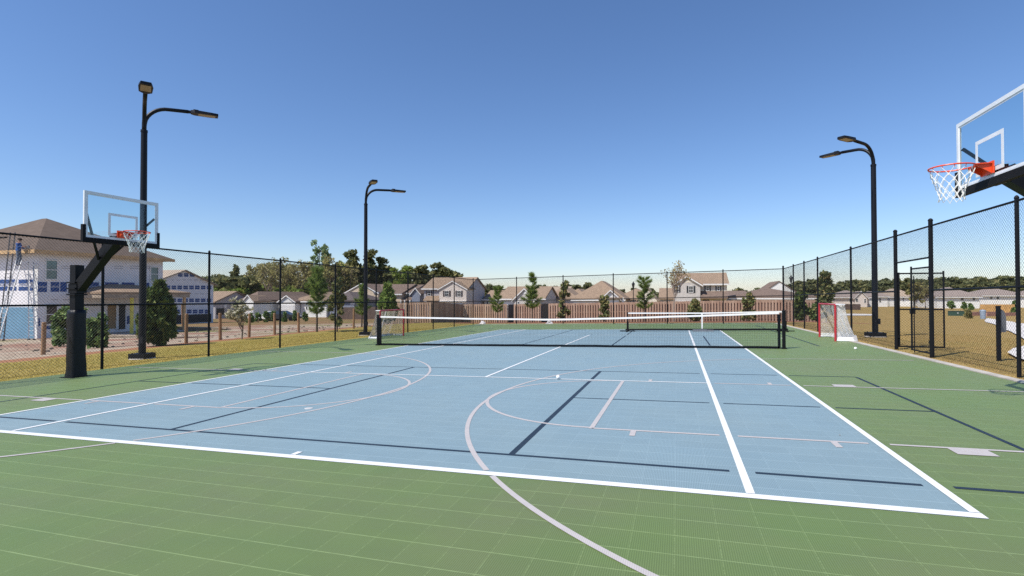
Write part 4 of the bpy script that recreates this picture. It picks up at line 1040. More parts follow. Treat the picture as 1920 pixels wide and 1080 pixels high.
# lean-to porch with raw posts
pxo = XF+2.6; pyA, pyB = at_x(192, 555, pxo)[1], at_x(345, 555, pxo)[1]; pe = at_x(247, 551, pxo)[2]
m = MB(); a, b = pyA, pyB; rz = at_x(262, 536, XF+.6)[2]
m.add([(XF+.005,a-.3,pe),(pxo+.35,a-.3,pe),(pxo+.35,b+.3,pe),(XF+.005,b+.3,pe),(XF+.005,a-.3,pe+.12),(pxo+.35,a-.3,pe+.12),(pxo+.35,b+.3,pe+.12),(XF+.005,b+.3,pe+.12),(XF+.005,a+2.2,rz+.1),(XF+.005,b-2.2,rz+.1)],
      [(3,2,1,0),(0,1,5,4),(1,2,6,5),(2,3,7,6),(3,0,4,7),(4,5,8),(5,6,9,8),(6,7,9),(7,4,8,9)])
m.build('porch_roof', 'roof_tan', t)
m = MB(); m.box((pxo+.2, a-.25, pe-.28), (pxo+.32, b+.25, pe-.004)); m.box((XF+.02, a-.25, pe-.28), (pxo+.198, a-.12, pe-.004)); m.build('porch_beam', 'lumber_grey', t)
for px in (247,): c = at_x(px, 590, pxo+.15); m = MB(); m.cbox((c[0], c[1], (pe-.28+gz(c[0], c[1])-.1)/2), (.08, .08, (pe-.28-gz(c[0], c[1])+.1)/2)); m.build('porch_post', 'yellow', t)
c = (pxo+.15, b-.1); m = MB(); m.cbox((c[0], c[1], (pe-.28+gz(*c)-.1)/2), (.08, .08, (pe-.28-gz(*c)+.1)/2)); m.build('porch_post', 'lumber', t)
m = MB(); m.box((XF+.002, pyA, gz(XF, hy0)-.4), (pxo+.5, pyB, gz(XF, hy1)+.14)); m.build('porch_slab', 'concrete', t)
panel(t, fX, 202, 572, 216, 616, 'door', 'door_tan'); panel(t, fX, 222, 570, 234, 617, 'door', 'door_dark'); panel(t, fX, 199, 568, 236, 571, 'trim', 'white_trim'); panel(t, fX, 217, 572, 221, 617, 'trim', 'white_trim', .08)
m = MB(); c0 = np.array((XF-5.2, hy0+1.5, ze+1.38));
m.cbox((XF-6.2, hy0+1.55, ze+1.35), (.55, .3, .05)); m.cbox((XF-10.2, hy0+.8, ze+.92), (.8, .3, .05)); m.build('shingle_bundle', 'rubber', t)

# second wrapped house: tall gable with rows of printed blocks
XG = -60.0
def gx_(px): return at_x(px, 560, XG)[1]
ya, yb = gx_(292), gx_(400); t = thing('house', (XG, ya, gz(XG, ya)), 'tall gable wall in blue printed wrap, house behind the dense dark juniper', 'house', 'houses of the estate')
ze2 = at_x(392, 533, XG)[2]; zr2 = at_x(345, 505.5, XG)[2]; yc = gx_(345.5); yb = 2*yc-gx_(300) if False else yb; ya = 2*yc-yb
zb2 = gz(XG, ya)-.3
m = MB(); m.prism([(XG, ya, zb2), (XG, yb, zb2), (XG, yb, ze2), (XG, yc, zr2-.1), (XG, ya, ze2)], (-12, 0, 0)); m.build('wall', 'wrap', t)
m = MB(); roof_gable(m, XG-12, XG, ya, yb, ze2, zr2-.15, 'x', .45, .14); m.build('roof', 'lumber_grey', t)
f2 = Pl('x', XG); gr = MB()
for row, h, xs0 in ((515.5, 6.5, (334, 345, 356)), (539, 7, range(311, 395, 11)), (563, 6.5, range(322, 395, 11)), (584, 7, range(318, 395, 11))):
    for px in xs0:
        a0, a1, z0, z1 = f2.rect(px-.2, row-h/2, px+8.2, row+h/2); blk = MB(); f2.box(blk, a0, a1, z0, z1, -.01, .008); bb = blk.build('printed_panel', 'wrap_blue', t)
        wt = MB(); put_text(wt, f2, 'HOMEWRAP', (a0+a1)/2, (z0+z1)/2, (a1-a0)*.86, (z1-z0)*.2, .013); wt.build('lettering', 'wrap', bb)
for row in (525, 551):
    for px in range(320, 390, 11):
        a0, a1, z0, z1 = f2.rect(px, row-2, px+7, row+2); put_text(gr, f2, 'HOMEWRAP', (a0+a1)/2, (z0+z1)/2, (a1-a0), (z1-z0)*.4, .006)
gr.build('lettering', 'wrap_grey', t)
panel(t, f2, 300, 590, 396, 606, 'foundation', 'door_dark', .03)

# ------------------------------------------------------------------ ladders and the worker
def ladder(foot, head, width_dir, w, mat, label, rungs=.3):
    a, b = np.array(foot, float), np.array(head, float); wd = np.array(width_dir, float); wd /= np.linalg.norm(wd); L = np.linalg.norm(b-a); d = (b-a)/L
    t = thing('ladder', a, label, 'ladder', 'ladders leaning on the unfinished house')
    for s in (-1, 1):
        m = MB(); m.bar(a+wd*s*w/2, b+wd*s*w/2, .042, 4, spin=.785); m.build('side_rail', mat, t)
    n = int(L/rungs)
    for k in range(1, n): m = MB(); c = a+d*(k*rungs); m.bar(c-wd*w/2, c+wd*w/2, .018, 6); m.build('rung', mat, t)
    for s in (-1, 1):
        m = MB(); m.cbox(a+wd*s*w/2+np.array((0,0,.02)), (.06, .05, .04)); m.build('rubber_foot', 'rubber', t)
ztop = lambda px, py, Y: at_y(px, py, Y)
ly = hy0-.75
hd = at_y(36, 488, ly+.25); ft = at_y(-8, 640, ly-1.5); ft[2] = gz(ft[0], ft[1])
ladder(ft, hd, (1, .1, 0), .42, 'alu', 'silver ladder carrying the worker in the blue shirt')
hd2 = at_y(24, 436, ly+.5); ft2 = at_y(2, 650, ly-1.2); ft2[2] = gz(ft2[0], ft2[1])
ladder(ft2, hd2, (1, .1, 0), .40, 'fibre', 'dark extension ladder reaching above the eave, left of the worker')
hd3 = at_y(58, 492, ly+.55); ft3 = at_y(59, 640, ly-.5); ft3[2] = gz(ft3[0], ft3[1])
ladder(ft3, hd3, (1, .1, 0), .42, 'alu', 'silver ladder standing upright by the house corner')

def skin_body(name, verts, edges, radii, mat, root, loc):
    me = bpy.data.meshes.new(name); me.from_pydata([tuple(v) for v in verts], edges, []); me.materials.append(mat)
    o = bpy.data.objects.new(name, me); COL.objects.link(o); o.location = loc
    md = o.modifiers.new('skin', 'SKIN'); md.use_smooth_shade = True
    for i, r in enumerate(radii):
        sv = me.skin_vertices[0].data[i]; sv.radius = (r, r) if not isinstance(r, tuple) else r; sv.use_root = (i == root)
    o.modifiers.new('sub', 'SUBSURF').levels = 1; o.modifiers['sub'].render_levels = 2
    return o
# clothing colours by body height
cm = NT('worker_clothes'); ox, oy, oz = cm.xyz(cm.obj())
c = cm.mix(cm.math('GREATER_THAN', oz, .98), (.12, .16, .22), (.02, .09, .30)); c = cm.mix(cm.math('GREATER_THAN', oz, 1.47), c, (.34, .19, .13)); c = cm.mix(cm.math('LESS_THAN', oz, .09), c, (.08, .05, .03))
c = cm.mix(cm.math('MULTIPLY', cm.math('GREATER_THAN', ox, .26), cm.math('GREATER_THAN', oz, 1.0)), c, (.34, .19, .13)); cm.fin(c, .8)
V = [(0,0,1.0), (0,0,1.15), (0.02,0,1.32), (.03,0,1.44), (.05,0,1.52), (.065,0,1.60), (.07,0,1.68), (.06,0,1.74), (.165,0,1.63),     # pelvis..head, nose
     (0,.19,1.42), (.08,.23,1.18), (.30,.16,1.14), (.36,.14,1.15),      # arm
     (0,-.19,1.42), (.10,-.23,1.20), (.34,-.14,1.24), (.40,-.12,1.26),  # arm
     (0,.09,.93), (.08,.11,.55), (-.02,.11,.12), (.10,.12,.06),
     (0,-.09,.93), (.04,-.11,.52), (-.05,-.11,.10), (.08,-.12,.05)]
E_ = [(0,1),(1,2),(2,3),(3,4),(4,5),(5,6),(6,7),(6,8),(3,9),(9,10),(10,11),(11,12),(3,13),(13,14),(14,15),(15,16),(0,17),(17,18),(18,19),(19,20),(0,21),(21,22),(22,23),(23,24)]
Rr = [.15,.135,.15,.11,.055,.085,.098,.07,.018,.07,.052,.04,.04,.07,.052,.04,.04,.095,.07,.048,.042,.095,.07,.048,.042]
def fingers(i, base, sy):
    for k, (dy, ln) in enumerate(((-.036, .075), (-.012, .088), (.012, .082), (.034, .062), (.05*sy, .05))):
        a = len(V); dz = -.03 if k < 4 else .02
        V.append((base[0]+.045, base[1]+dy, base[2]+(.0 if k < 4 else .02))); V.append((base[0]+.045+ln*.6, base[1]+dy*1.1, base[2]+dz*.5)); V.append((base[0]+.045+ln*.8, base[1]+dy*1.1, base[2]+dz*1.6))
        E_.extend([(i, a), (a, a+1), (a+1, a+2)]); Rr.extend([.011, .0095, .008])
fingers(12, V[12], 1); fingers(16, V[16], -1)
wp = at_y(34, 499, ly-.15)
person = skin_body('person', V, E_, Rr, cm.m, 0, (wp[0], wp[1], wp[2])); ORG[person.name] = tuple(wp)
person.rotation_euler = (0, 0, R(35))
tag(person, 'person in blue shirt and jeans standing high on a silver ladder, working at the eave', 'person')
m = MB(); m.lathe((.065, 0, 1.695), [(.112, 0), (.112, .03), (.09, .08), (.04, .105), (.005, .11)], 14); m.cbox((.17, 0, 1.70), (.08, .075, .01)); hat = m.build('cap', 'rubber'); hat.parent = person
m = MB(); m.cbox((.44, .0, 1.26), (.13, .035, .05)); m.cbox((.38, .0, 1.19), (.035, .03, .09)); m.cbox((.53, .0, 1.24), (.04, .05, .09)); tool = m.build('nail_gun', 'sign_grey', org=(0, 0, 0))
c_, s_ = math.cos(R(35)), math.sin(R(35)); tool.location = tuple(wp); tool.rotation_euler = (0, 0, R(35)); tag(tool, 'grey power tool in the hands of the worker on the ladder', 'power tool')

# lumber, slabs and debris on the building site
def boards(px, py, n, L, ang, label, seed):
    p = gnd(px, py); rg = random.Random(seed); m = MB()
    for k in range(n):
        lay = k//4; dx = (k % 4)*.16-.24; a = ang+rg.uniform(-.05, .05); u = np.array((math.cos(a), math.sin(a))); v = np.array((-u[1], u[0])); c = p[:2]+v*dx
        m.cbox((c[0], c[1], p[2]+.05+lay*.06), (L/2*rg.uniform(.8, 1), .07, .02), a)
    tag(m.build('lumber_pile', 'lumber_grey', org=tuple(p)), label, 'lumber', 'lumber piles on the building site')
boards(365, 619, 16, 6.5, .12, 'long low lumber pile behind the right timber post', 1); boards(330, 634, 8, 4, .3, 'few loose boards in front of the long lumber pile', 2); boards(232, 632, 8, 3.2, .1, 'small board stack beside the porch slab', 3)
rg = random.Random(5); m = MB()
for k in range(260):
    x = rg.uniform(-34, -16.8); y = rg.uniform(2, 34); s = rg.uniform(.02, .09); m.cbox((x, y, gz(x, y)+s*.3), (s, s*rg.uniform(.5, 1), s*.5), rg.uniform(0, 3))
o = m.build('rubble', 'lumber_grey'); o['kind'] = 'stuff'; tag(o, 'clods and scraps scattered over the building site', 'rubble', kind='stuff')

# utility box, planter things beyond the dry field
p = gnd(1793, 592); D = float((p-CAM)@fw); w = 23*D/FPX/2
t = thing('utility_box', p, 'low dark green utility box on the dry grass beyond the gate', 'utility box')
m = MB(); m.cbox((p[0], p[1], p[2]+.37), (w, .45, .42), .1, .03); m.build('body', 'util', t)
m = MB(); m.cbox((p[0], p[1]-.02, p[2]+.82), (w*1.04, .48, .035), .1, .03); m.build('lid', 'util', t)
m = MB(); m.cbox((p[0]+.05, p[1]-.47, p[2]+.5), (.09, .01, .06), .1); m.build('warning_plate', 'tape', t)
p = gnd(1843, 598); D = float((p-CAM)@fw); w = 9*D/FPX/2; h = 18*D/FPX
t = thing('trash_bin', p, 'blue grey bin where the curved path begins', 'bin')
m = MB(); m.lathe((p[0], p[1], p[2]-.05), [(w*.85, 0), (w, h*.75), (w*1.05, h*.78), (w*1.05, h*.85)], 16); m.build('body', 'bin', t)
m = MB(); m.lathe((p[0], p[1], p[2]-.05+h*.85), [(w*1.08, 0), (w*.9, h*.1), (w*.3, h*.16), (.01, h*.165)], 16); m.build('lid', 'bin', t)
a, b = gnd(1849, 593)[:2], gnd(1908, 592)[:2]
for k, off in enumerate((0, 2.4)):
    u = (b-a)/np.linalg.norm(b-a); nn = np.array((-u[1], u[0])); m = MB(); L = np.linalg.norm(b-a); n = 14
    for i in range(n):
        c = a+u*L*(i+.5)/n+nn*off; m.cbox((c[0], c[1], gz(*c)+.25+.1*k), (L/n/2-.02, .15, .33), math.atan2(u[1], u[0]))
    c = a+u*L/2+nn*off; tag(m.build('retaining_wall', 'stone_red', org=(c[0], c[1], gz(*c))), ('low red block wall edging the curved path', 'low red block wall, the higher one behind the curved path')[k], 'wall')

# parked cars
def car(px, py, D, ang, mat, label):
    p = at_d(px, py, D); z = gz(p[0], p[1]); t = thing('parked_car', (p[0], p[1], z), label, 'car', 'cars parked by the white houses')
    c, s = math.cos(ang), math.sin(ang); T = lambda a, b, h: (p[0]+a*c-b*s, p[1]+a*s+b*c, z+h)
    side = [(-2.2, .35), (-2.25, .75), (-2.1, .95), (-1.5, 1.0), (1.0, 1.0), (1.9, .88), (2.2, .7), (2.22, .35)]
    roof = [(-1.75, .98), (-1.25, 1.40), (.25, 1.43), (1.05, .98)]
    def loft(prof, w0, w1, name, mt):
        m = MB(); n = len(prof); vs = []
        for k, w in ((0, -1), (1, 1)):
            for (a, h) in prof: vs.append(T(a, w*(w1 if h > 1.2 else w0), h))
        m.add(vs, [tuple(range(n-1, -1, -1)), tuple(range(n, 2*n))]+[(i, (i+1) % n, (i+1) % n+n, i+n) for i in range(n)]); return m.build(name, mt, t)
    loft(side, .9, .9, 'body', mat); loft(roof, .80, .62, 'windows', 'window')
    m = MB(); m.prism([T(-1.2, -.62, 1.40), T(.2, -.62, 1.43), T(.2, .62, 1.43), T(-1.2, .62, 1.40)], (0, 0, .05)); m.build('car_roof', mat, t)
    for a in (-1.4, 1.4):
        for b in (-.82, .82): m = MB(); m.bar(T(a, b-.1, .33), T(a, b+.1, .33), .33, 16); m.bar(T(a, b-.11, .33), T(a, b+.11, .33), .17, 10); m.build('wheel', 'rubber', t)
    for b in (-.65, .65): m = MB(); m.cbox(T(2.2, b, .68), (.05, .15, .08), ang); m.build('headlight', 'tape', t)
car(508, 585, 78, 2.7, 'car_white', 'white parked car below the bluish shaded wall'); car(533, 584, 76, .25, 'car_dark', 'dark parked car in front of the white garage')

# ------------------------------------------------------------------ vegetation
def leaves(mb, c, rad, n, size, elong=1.6, shell=.35, flat=0.0, g=None):
    """n leaf-sized rhombs spread through an ellipsoid"""
    g = g or rng
    d = g.normal(size=(n, 3)); d /= np.linalg.norm(d, axis=1)[:, None]; rr = (shell+(1-shell)*g.random(n)**.6)[:, None]*(g.random(n) < .92)[:, None]
    P = np.array(c)+d*rr*np.array(rad)
    a = g.normal(size=(n, 3)); a[:, 2] *= (1-flat); a /= np.linalg.norm(a, axis=1)[:, None]
    b = np.cross(a, g.normal(size=(n, 3))); b /= np.linalg.norm(b, axis=1)[:, None]
    s = size*(.6+.8*g.random(n))[:, None]; A = a*s*elong/2; B = b*s/2
    Vv = np.stack([P-A, P+B*.9, P+A, P-B*.9], 1).reshape(-1, 3); F = np.arange(4*n).reshape(n, 4); mb.arr(Vv, F)
def tuft(mb, c, d, n, L, w, spread, g):
    """needles bursting from a twig end"""
    d = np.array(d, float); d /= np.linalg.norm(d)
    v = d+spread*g.normal(size=(n, 3)); v /= np.linalg.norm(v, axis=1)[:, None]
    s = np.cross(v, g.normal(size=(n, 3))); s /= np.linalg.norm(s, axis=1)[:, None]
    o = np.array(c)+d*(g.random(n)[:, None]-.5)*L*.8
    LL = L*(.6+.6*g.random(n))[:, None]
    Vv = np.stack([o-s*w/2, o+s*w/2, o+v*LL], 1).reshape(-1, 3); mb.arr(Vv, np.arange(3*n).reshape(n, 3))
def young_pine(cr, tr, b, h, w, g):
    b = np.array(b, float); lean = g.normal(size=2)*.02*h
    top = b+np.array((lean[0], lean[1], h)); tr.tube([b-(0,0,.2), b+(top-b)*.5, top], [.05+.006*h, .035, .008], 7)
    nl = 8
    for i in range(nl):
        f = .30+.66*i/(nl-1); c = b+(top-b)*f; rl = w/2*(1.05-(f-.30)*1.0)*(.55+.75*g.random())
        for k in range(5):
            if g.random() < .22: continue
            a = 2*math.pi*(k+g.random()*1.2)/5+i; rl *= g.uniform(.75, 1.25); e = c+np.array((math.cos(a)*rl, math.sin(a)*rl, .22*h/nl+rl*.35)); mid = (c+e)/2+np.array((0,0,-.03))
            tr.tube([c, mid, e], [.014, .011, .006], 4)
            for q in (.35, .6, .8, 1.0): pp = c+(e-c)*q; tuft(cr, pp, (e-c)/np.linalg.norm(e-c)+np.array((0,0,.5)), 56, .062*h+.05, .008*h, .85, g)
    tuft(cr, top, (0,0,1), 60, .07*h, .0075*h, .5, g)
def holly(cr, tr, b, h, w, g, lo=.12, dens=1.0, size=.16):
    b = np.array(b, float); tr.tube([b-(0,0,.2), b+(0.02,0,h*.5), b+(0,0.03,h*.95)], [.045, .03, .008], 6)
    for i in range(int(26*dens)+6):
        f = lo+(1-lo)*g.random(); rl = w/2*(1.0-.75*max(0, (f-.25))**1.1)*g.random()**.5; a = g.random()*6.28
        c = b+np.array((rl*math.cos(a), rl*math.sin(a), f*h)); tr.bar(b+np.array((0,0,max(.1, f-.12)*h)), c, .012, 4, .005)
        leaves(cr, c, (w*.16, w*.16, h*.065), 42, size, 1.7, .2, 0, g)
def conical(cr, tr, b, h, w, g, n=7500, size=.13):
    b = np.array(b, float); tr.tube([b-(0,0,.3), b+(0,0,h*.8)], [.11, .02], 7)
    for k in range(90):
        f = g.random()**1.25*.97; prof = min(1, (f+.04)*5)*(1-f)**.62*1.15; rl = w/2*prof*(.55+.5*g.random()); a = g.random()*6.28
        c = b+np.array((rl*math.cos(a), rl*math.sin(a), .10*h+f*h*.86)); leaves(cr, c, (w*.12, w*.12, h*.085), n//90, size, 2.6, .15, -.6, g)
        if k % 3 == 0: tr.bar(b+np.array((0,0,f*h*.8+.1)), c, .02, 4, .006)
def bare_tree(cr, tr, b, h, w, g, budn=10, size=.10, lo=.3):
    b = np.array(b, float)
    def grow(p, d, L, r, lev):
        n = 3; pts = [p]; 
        for i in range(n): d = d+g.normal(size=3)*.10+np.array((0,0,.05)); d /= np.linalg.norm(d); pts.append(pts[-1]+d*L/n)
        tr.tube(pts, [r, r*.85, r*.7, r*.5], 5 if lev < 2 else 3)
        if lev >= 3:
            if budn: leaves(cr, pts[-1], (L*.5,)*3, budn, size, 1.5, .0, 0, g)
            return
        for k in range(5 if lev == 0 else 4):
            f = .45+.55*g.random() if lev == 0 else .35+.65*g.random(); i = min(n-1, int(f*n)); q = pts[i]+(pts[i+1]-pts[i])*(f*n-i)
            a = g.random()*6.28; o = np.array((math.cos(a), math.sin(a), .9 if lev == 0 else .5)); dd = d*.55+o*.62*(w/h*2.2); dd /= np.linalg.norm(dd); grow(q, dd, L*(.62 if lev == 0 else .6), r*.5, lev+1)
    grow(b-np.array((0,0,.2)), np.array((0,0,1.)), h*.52, .028*h**.7, 0)
    grow(b+np.array((0,0,h*.45)), np.array((.05,0,1.)), h*.34, .014*h**.7, 1)
def shrub(cr, tr, b, h, w, g, n=2200, size=.13, clumps=22):
    b = np.array(b, float)
    for k in range(clumps):
        a = g.random()*6.28; f = g.random(); rl = w/2*g.random()**.5*(.95-.45*f); c = b+np.array((rl*math.cos(a), rl*math.sin(a), h*(.12+.78*f)))
        tr.bar(b, c, .02, 4, .006); leaves(cr, c, (w*.17, w*.17, h*.14), n//clumps, size, 1.6, .2, 0, g)
def far_pine(cr, tr, b, h, w, g, n=1100, lo=.45, size=.55):
    b = np.array(b, float); tr.tube([b-(0,0,.5), b+(g.normal()*.2, g.normal()*.2, h*.6), b+(0,0,h*.97)], [.02*h, .014*h, .004*h], 6)
    K = 16
    for k in range(K):
        f = lo+(1-lo)*(k+.5)/K; rl = w/2*(.9-.55*((f-lo)/(1-lo))**1.6)*(.25+.75*g.random()); a = g.random()*6.28
        c = b+np.array((rl*math.cos(a), rl*math.sin(a), f*h)); tr.bar(b+np.array((0,0,f*h-.04*h)), c, .006*h, 4, .002*h)
        leaves(cr, c, (w*.24, w*.24, h*.055), n//K, size, 1.5, .15, .3, g)
def far_leafy(cr, tr, b, h, w, g, n=900, lo=.25, size=.5, spread=1.0):
    b = np.array(b, float); tr.tube([b-(0,0,.5), b+(g.normal()*.3, g.normal()*.3, h*.55), b+(0,0,h*.96)], [.013*h, .009*h, .002*h], 5)
    K = 30
    for k in range(K):
        f = lo+(1-lo)*g.random()**.9; rl = w/2*(1-.8*abs(f-.55)**1.3)*g.random()**.5; a = g.random()*6.28
        c = b+np.array((rl*math.cos(a), rl*math.sin(a), f*h)); tr.bar(b+np.array((0,0,f*h-.10*h)), c, .003*h, 3, .0008*h)
        leaves(cr, c, (w*.16*spread, w*.16*spread, h*.06), n//K, size, 1.5, .0, 0, g)
def plant(name, fn, px, pbase, ptop, wpx, label, leaf, bark='bark', cat='tree', D=None, group=None, seed=1, crown='crown', **kw):
    if D is None: p = gnd(px, pbase)
    else: q = at_d(px, pbase, D); p = np.array((q[0], q[1], gz(q[0], q[1])))
    d = float((p-CAM)@fw); h = at_d(px, ptop, d)[2]-p[2]; w = wpx*d/FPX
    t = thing(name, p, label, cat, group); cr, tr = MB(), MB(); g = np.random.default_rng(seed); fn(cr, tr, p, h, w, g, **kw)
    cr.build(crown, leaf, t); tr.build('trunk' if cat == 'tree' else 'stems', bark, t); return t
YT = 'saplings in the mulch before the wooden fence'
plant('pine_sapling', young_pine, 933, 603, 541, 30, 'sparse pine sapling with three tufts, in front of the house with the white raked gable', 'pine', D=42, group=YT, seed=11)
plant('pine_sapling', young_pine, 998, 603, 516, 24, 'tall thin pine sapling standing against the grey gable', 'pine', D=42.5, group=YT, seed=12)
plant('holly_sapling', holly, 1059, 603, 530, 27, 'narrow leafy sapling left of the large pointed hip roof', 'magnolia', D=42, group=YT, seed=13)
plant('magnolia_sapling', holly, 1134, 603, 557, 21, 'small bronze leaved magnolia in front of the small white gable', 'magnolia', D=41, group=YT, seed=14, dens=1.4)
plant('pine_sapling', young_pine, 1210, 603, 523, 30, 'full conical pine sapling right of the far street lamp', 'pine', D=41, group=YT, seed=15)
plant('budding_tree', bare_tree, 1264, 603, 490, 34, 'nearly bare tree with yellow buds before the house with black shutters', 'bud', 'bark_pale', D=41, group=YT, seed=16, budn=7, size=.09)
plant('evergreen_shrub', conical, 1303, 603, 561, 27, 'small broad evergreen shrub centred behind the portable net', 'magnolia', D=40, group=YT, seed=17, cat='shrub', n=1800)
plant('magnolia_sapling', shrub, 1403, 603, 547, 29, 'rounded dark magnolia behind the right half of the portable net', 'magnolia', D=40, group=YT, seed=18, n=1700)
LT = 'trees along the straw strip'
plant('juniper', conical, 297, 648, 528, 62, 'dense dark juniper behind the nearest light pole', 'juniper', seed=21, n=11000, size=.12)
plant('leafy_bush', shrub, 132, 648, 572, 62, 'leafy bush half hidden behind the padded hoop post', 'glossy_leaf', cat='shrub', seed=22, n=2600, size=.16)
plant('leafy_bush', shrub, 182, 652, 590, 44, 'smaller leafy bush right of the padded hoop post', 'glossy_leaf', cat='shrub', seed=23, n=1500, size=.16)
plant('flowering_shrub', bare_tree, 452, 636, 560, 62, 'loose shrub with pale blossom and several stems, between two timber posts', 'blossom', 'bark_pale', seed=24, budn=9, size=.11, group=LT)
plant('pine_sapling', young_pine, 594, 622, 508, 36, 'tallest young pine with two stakes, left of the holly sapling', 'pine', seed=25, group=LT)
plant('holly_sapling', holly, 632, 622, 524, 34, 'sparse bronze leaved sapling behind a fence post, right of the tallest young pine', 'magnolia', seed=26, group=LT, dens=.7)
plant('pine_sapling', young_pine, 678, 613, 537, 26, 'small young pine just left of the second light pole', 'pine', seed=27, group=LT)
plant('cone_evergreen', conical, 727, 604, 529, 36, 'dense conical evergreen right of the second light pole', 'pine', seed=28, n=5200, size=.14, D=44, group=LT)
for k, (px, pb_, lab) in enumerate(((597.5, 623, 'left stake'), (601, 622, 'right stake'))): pass
RT = 'shrubs beyond the far right fence corner'
plant('magnolia_tree', holly, 1549, 604, 513, 34, 'tall dark leaved tree above the hockey goal', 'magnolia', D=36, group=RT, seed=31, dens=2.2, lo=.2)
plant('evergreen_bush', shrub, 1502, 603, 548, 34, 'dark rounded bush by the far right fence corner', 'juniper', D=36, group=RT, seed=32, n=3000, cat='shrub')
plant('evergreen_bush', shrub, 1532, 603, 566, 26, 'light green bush left of the hockey goal', 'glossy_leaf', D=38, group=RT, seed=33, n=1500, cat='shrub')
for k, (px, pb_, pt_, w, lab) in enumerate(((1784, 580, 564, 16, 'rounded green shrub behind the utility box'), (1808, 583, 566, 9, 'thin upright shrub right of the utility box'), (1820, 581, 565, 10, 'thin upright shrub farther right of the utility box'),
        (1815, 597, 580, 13, 'brownish round shrub in front of the utility box'), (1876, 573, 557, 7, 'thin cypress left of the sign panel, before the yellow fence'), (1902, 580, 563, 7, 'thin cypress by the end fence post'), (1902, 590, 577, 10, 'low round shrub on the retaining wall'), (1770, 572, 560, 12, 'small shrub behind the open gate leaf'))):
    plant('garden_shrub', shrub, px, pb_, pt_, w, lab, 'glossy_leaf' if k != 3 else 'olive', cat='shrub', seed=40+k, n=500, size=.32, group='shrubs of the far garden', clumps=14)
plant('reddish_tree', bare_tree, 1735, 577, 527, 44, 'leafless reddish tree framed by the gate', 'olive', 'bark_pale', D=140, seed=50, budn=5, size=.3, lo=.2)
plant('round_tree', far_leafy, 1716, 577, 532, 26, 'yellowish tree left of the leafless reddish tree', 'olive', 'bark_pale', D=138, seed=51)
# hedge shrubs before the left houses
for k, (px, pb_, pt_, w) in enumerate(((470, 594, 585, 14), (484, 595, 583, 10), (500, 594, 584, 14), (512, 593, 584, 10), (534, 591, 584, 9), (553, 591, 583, 7), (572, 592, 585, 9))):
    plant('garden_shrub', shrub, px, pb_, pt_, w, ('leftmost low shrub of the row before the white gabled house', 'second low shrub of the row before the white gabled house', 'low shrub below the white parked car', 'low shrub left of the dark parked car', 'low shrub below the dark parked car', 'low shrub beside the dark door', 'low shrub below the twin small windows')[k], 'glossy_leaf', cat='shrub', D=66, seed=60+k, n=400, size=.22, group='low shrubs before the white houses', clumps=12)

# trees that stand out in the wood on the left
WT = 'trees of the wood behind the left houses'
def wood_tree(name, fn, px, ptop, wpx, D, label, leaf, bark, seed, **kw): return plant(name, fn, px, 575, ptop, wpx, label, leaf, bark, D=D, group=WT, seed=seed, **kw)
wood_tree('pale_tree', far_leafy, 598, 455, 40, 118, 'pale green tree rising highest above the wood', 'pale_leaf', 'bark_pale', 71, n=1300, size=.5)
wood_tree('lone_pine', far_pine, 441, 500, 17, 150, 'dark pine top poking above the wood left of centre', 'pine_dark', 'bark', 72, lo=.78, n=500)
wood_tree('tall_pine', far_pine, 662, 472, 44, 130, 'big dark pine left of the second light pole', 'pine_dark', 'bark', 73, n=1700)
wood_tree('tall_pine', far_pine, 693, 471, 40, 132, 'big dark pine behind the second light pole', 'pine_dark', 'bark', 74, n=1600)
wood_tree('tall_pine', far_pine, 716, 485, 34, 134, 'dark pine at the right shoulder of the tall group', 'pine_dark', 'bark', 75, n=1200)
wood_tree('spring_tree', far_leafy, 752, 499, 48, 128, 'bright spring green tree above the slate blue house', 'spring', 'bark_pale', 76, n=2600)
wood_tree('tall_pine', far_pine, 790, 499, 40, 126, 'pine left of the two storey beige house', 'pine_dark', 'bark', 77, n=1500)
wood_tree('tall_pine', far_pine, 824, 495, 42, 128, 'pine with rounded crown above the two storey beige house', 'pine_dark', 'bark', 78, n=1600)
wood_tree('tall_pine', far_pine, 842, 506, 22, 132, 'thin pine at the right end of the wood', 'pine_dark', 'bark', 79, n=1000)
wood_tree('thin_tree', bare_tree, 503, 486, 36, 112, 'leafless pale tree at the left of the thin trees', 'olive', 'bark_pale', 80, budn=6, size=.35)
wood_tree('thin_tree', bare_tree, 524, 488, 30, 116, 'leafless pale tree just left of the fence post', 'olive', 'bark_pale', 81, budn=8, size=.35)
wood_tree('thin_tree', bare_tree, 560, 487, 34, 114, 'thin budding tree left of the pale green tree', 'olive', 'bark_pale', 82, budn=10, size=.35)
wood_tree('thin_tree', bare_tree, 625, 484, 30, 116, 'thin budding tree right of the pale green tree', 'olive', 'bark_pale', 83, budn=12, size=.35)
wood_tree('spring_tree', far_leafy, 640, 492, 34, 120, 'light green tree before the big dark pine', 'spring', 'bark_pale', 84, n=1400)
# woods that read as one mass
def wood(name, spec, leaf, bark, label, seed):
    g = np.random.default_rng(seed); cr, tr = MB(), MB()
    for (pa_, pb_, n, t0, t1, d0, d1, fn, w0, w1, nl, sz) in spec:
        for k in range(n):
            px = pa_+(pb_-pa_)*(k+g.random())/n; D = g.uniform(d0, d1); q = at_d(px, 560, D); p = np.array((q[0], q[1], gz(q[0], q[1])))
            f = (px-pa_)/(pb_-pa_); ptop = t0+(t1-t0)*f+abs(g.normal())*5-1; h = at_d(px, ptop, D)[2]-p[2]; fn(cr, tr, p, h, g.uniform(w0, w1), g, n=nl, size=sz, **({'lo': .3} if fn is far_pine else {'lo': .12}))
    t = thing('wood', (0, 0, 0), label, 'wood'); t['kind'] = 'stuff'
    a = cr.build('foliage', leaf, t); b = tr.build('trunks', bark, t); a['kind'] = 'stuff'; b['kind'] = 'stuff'
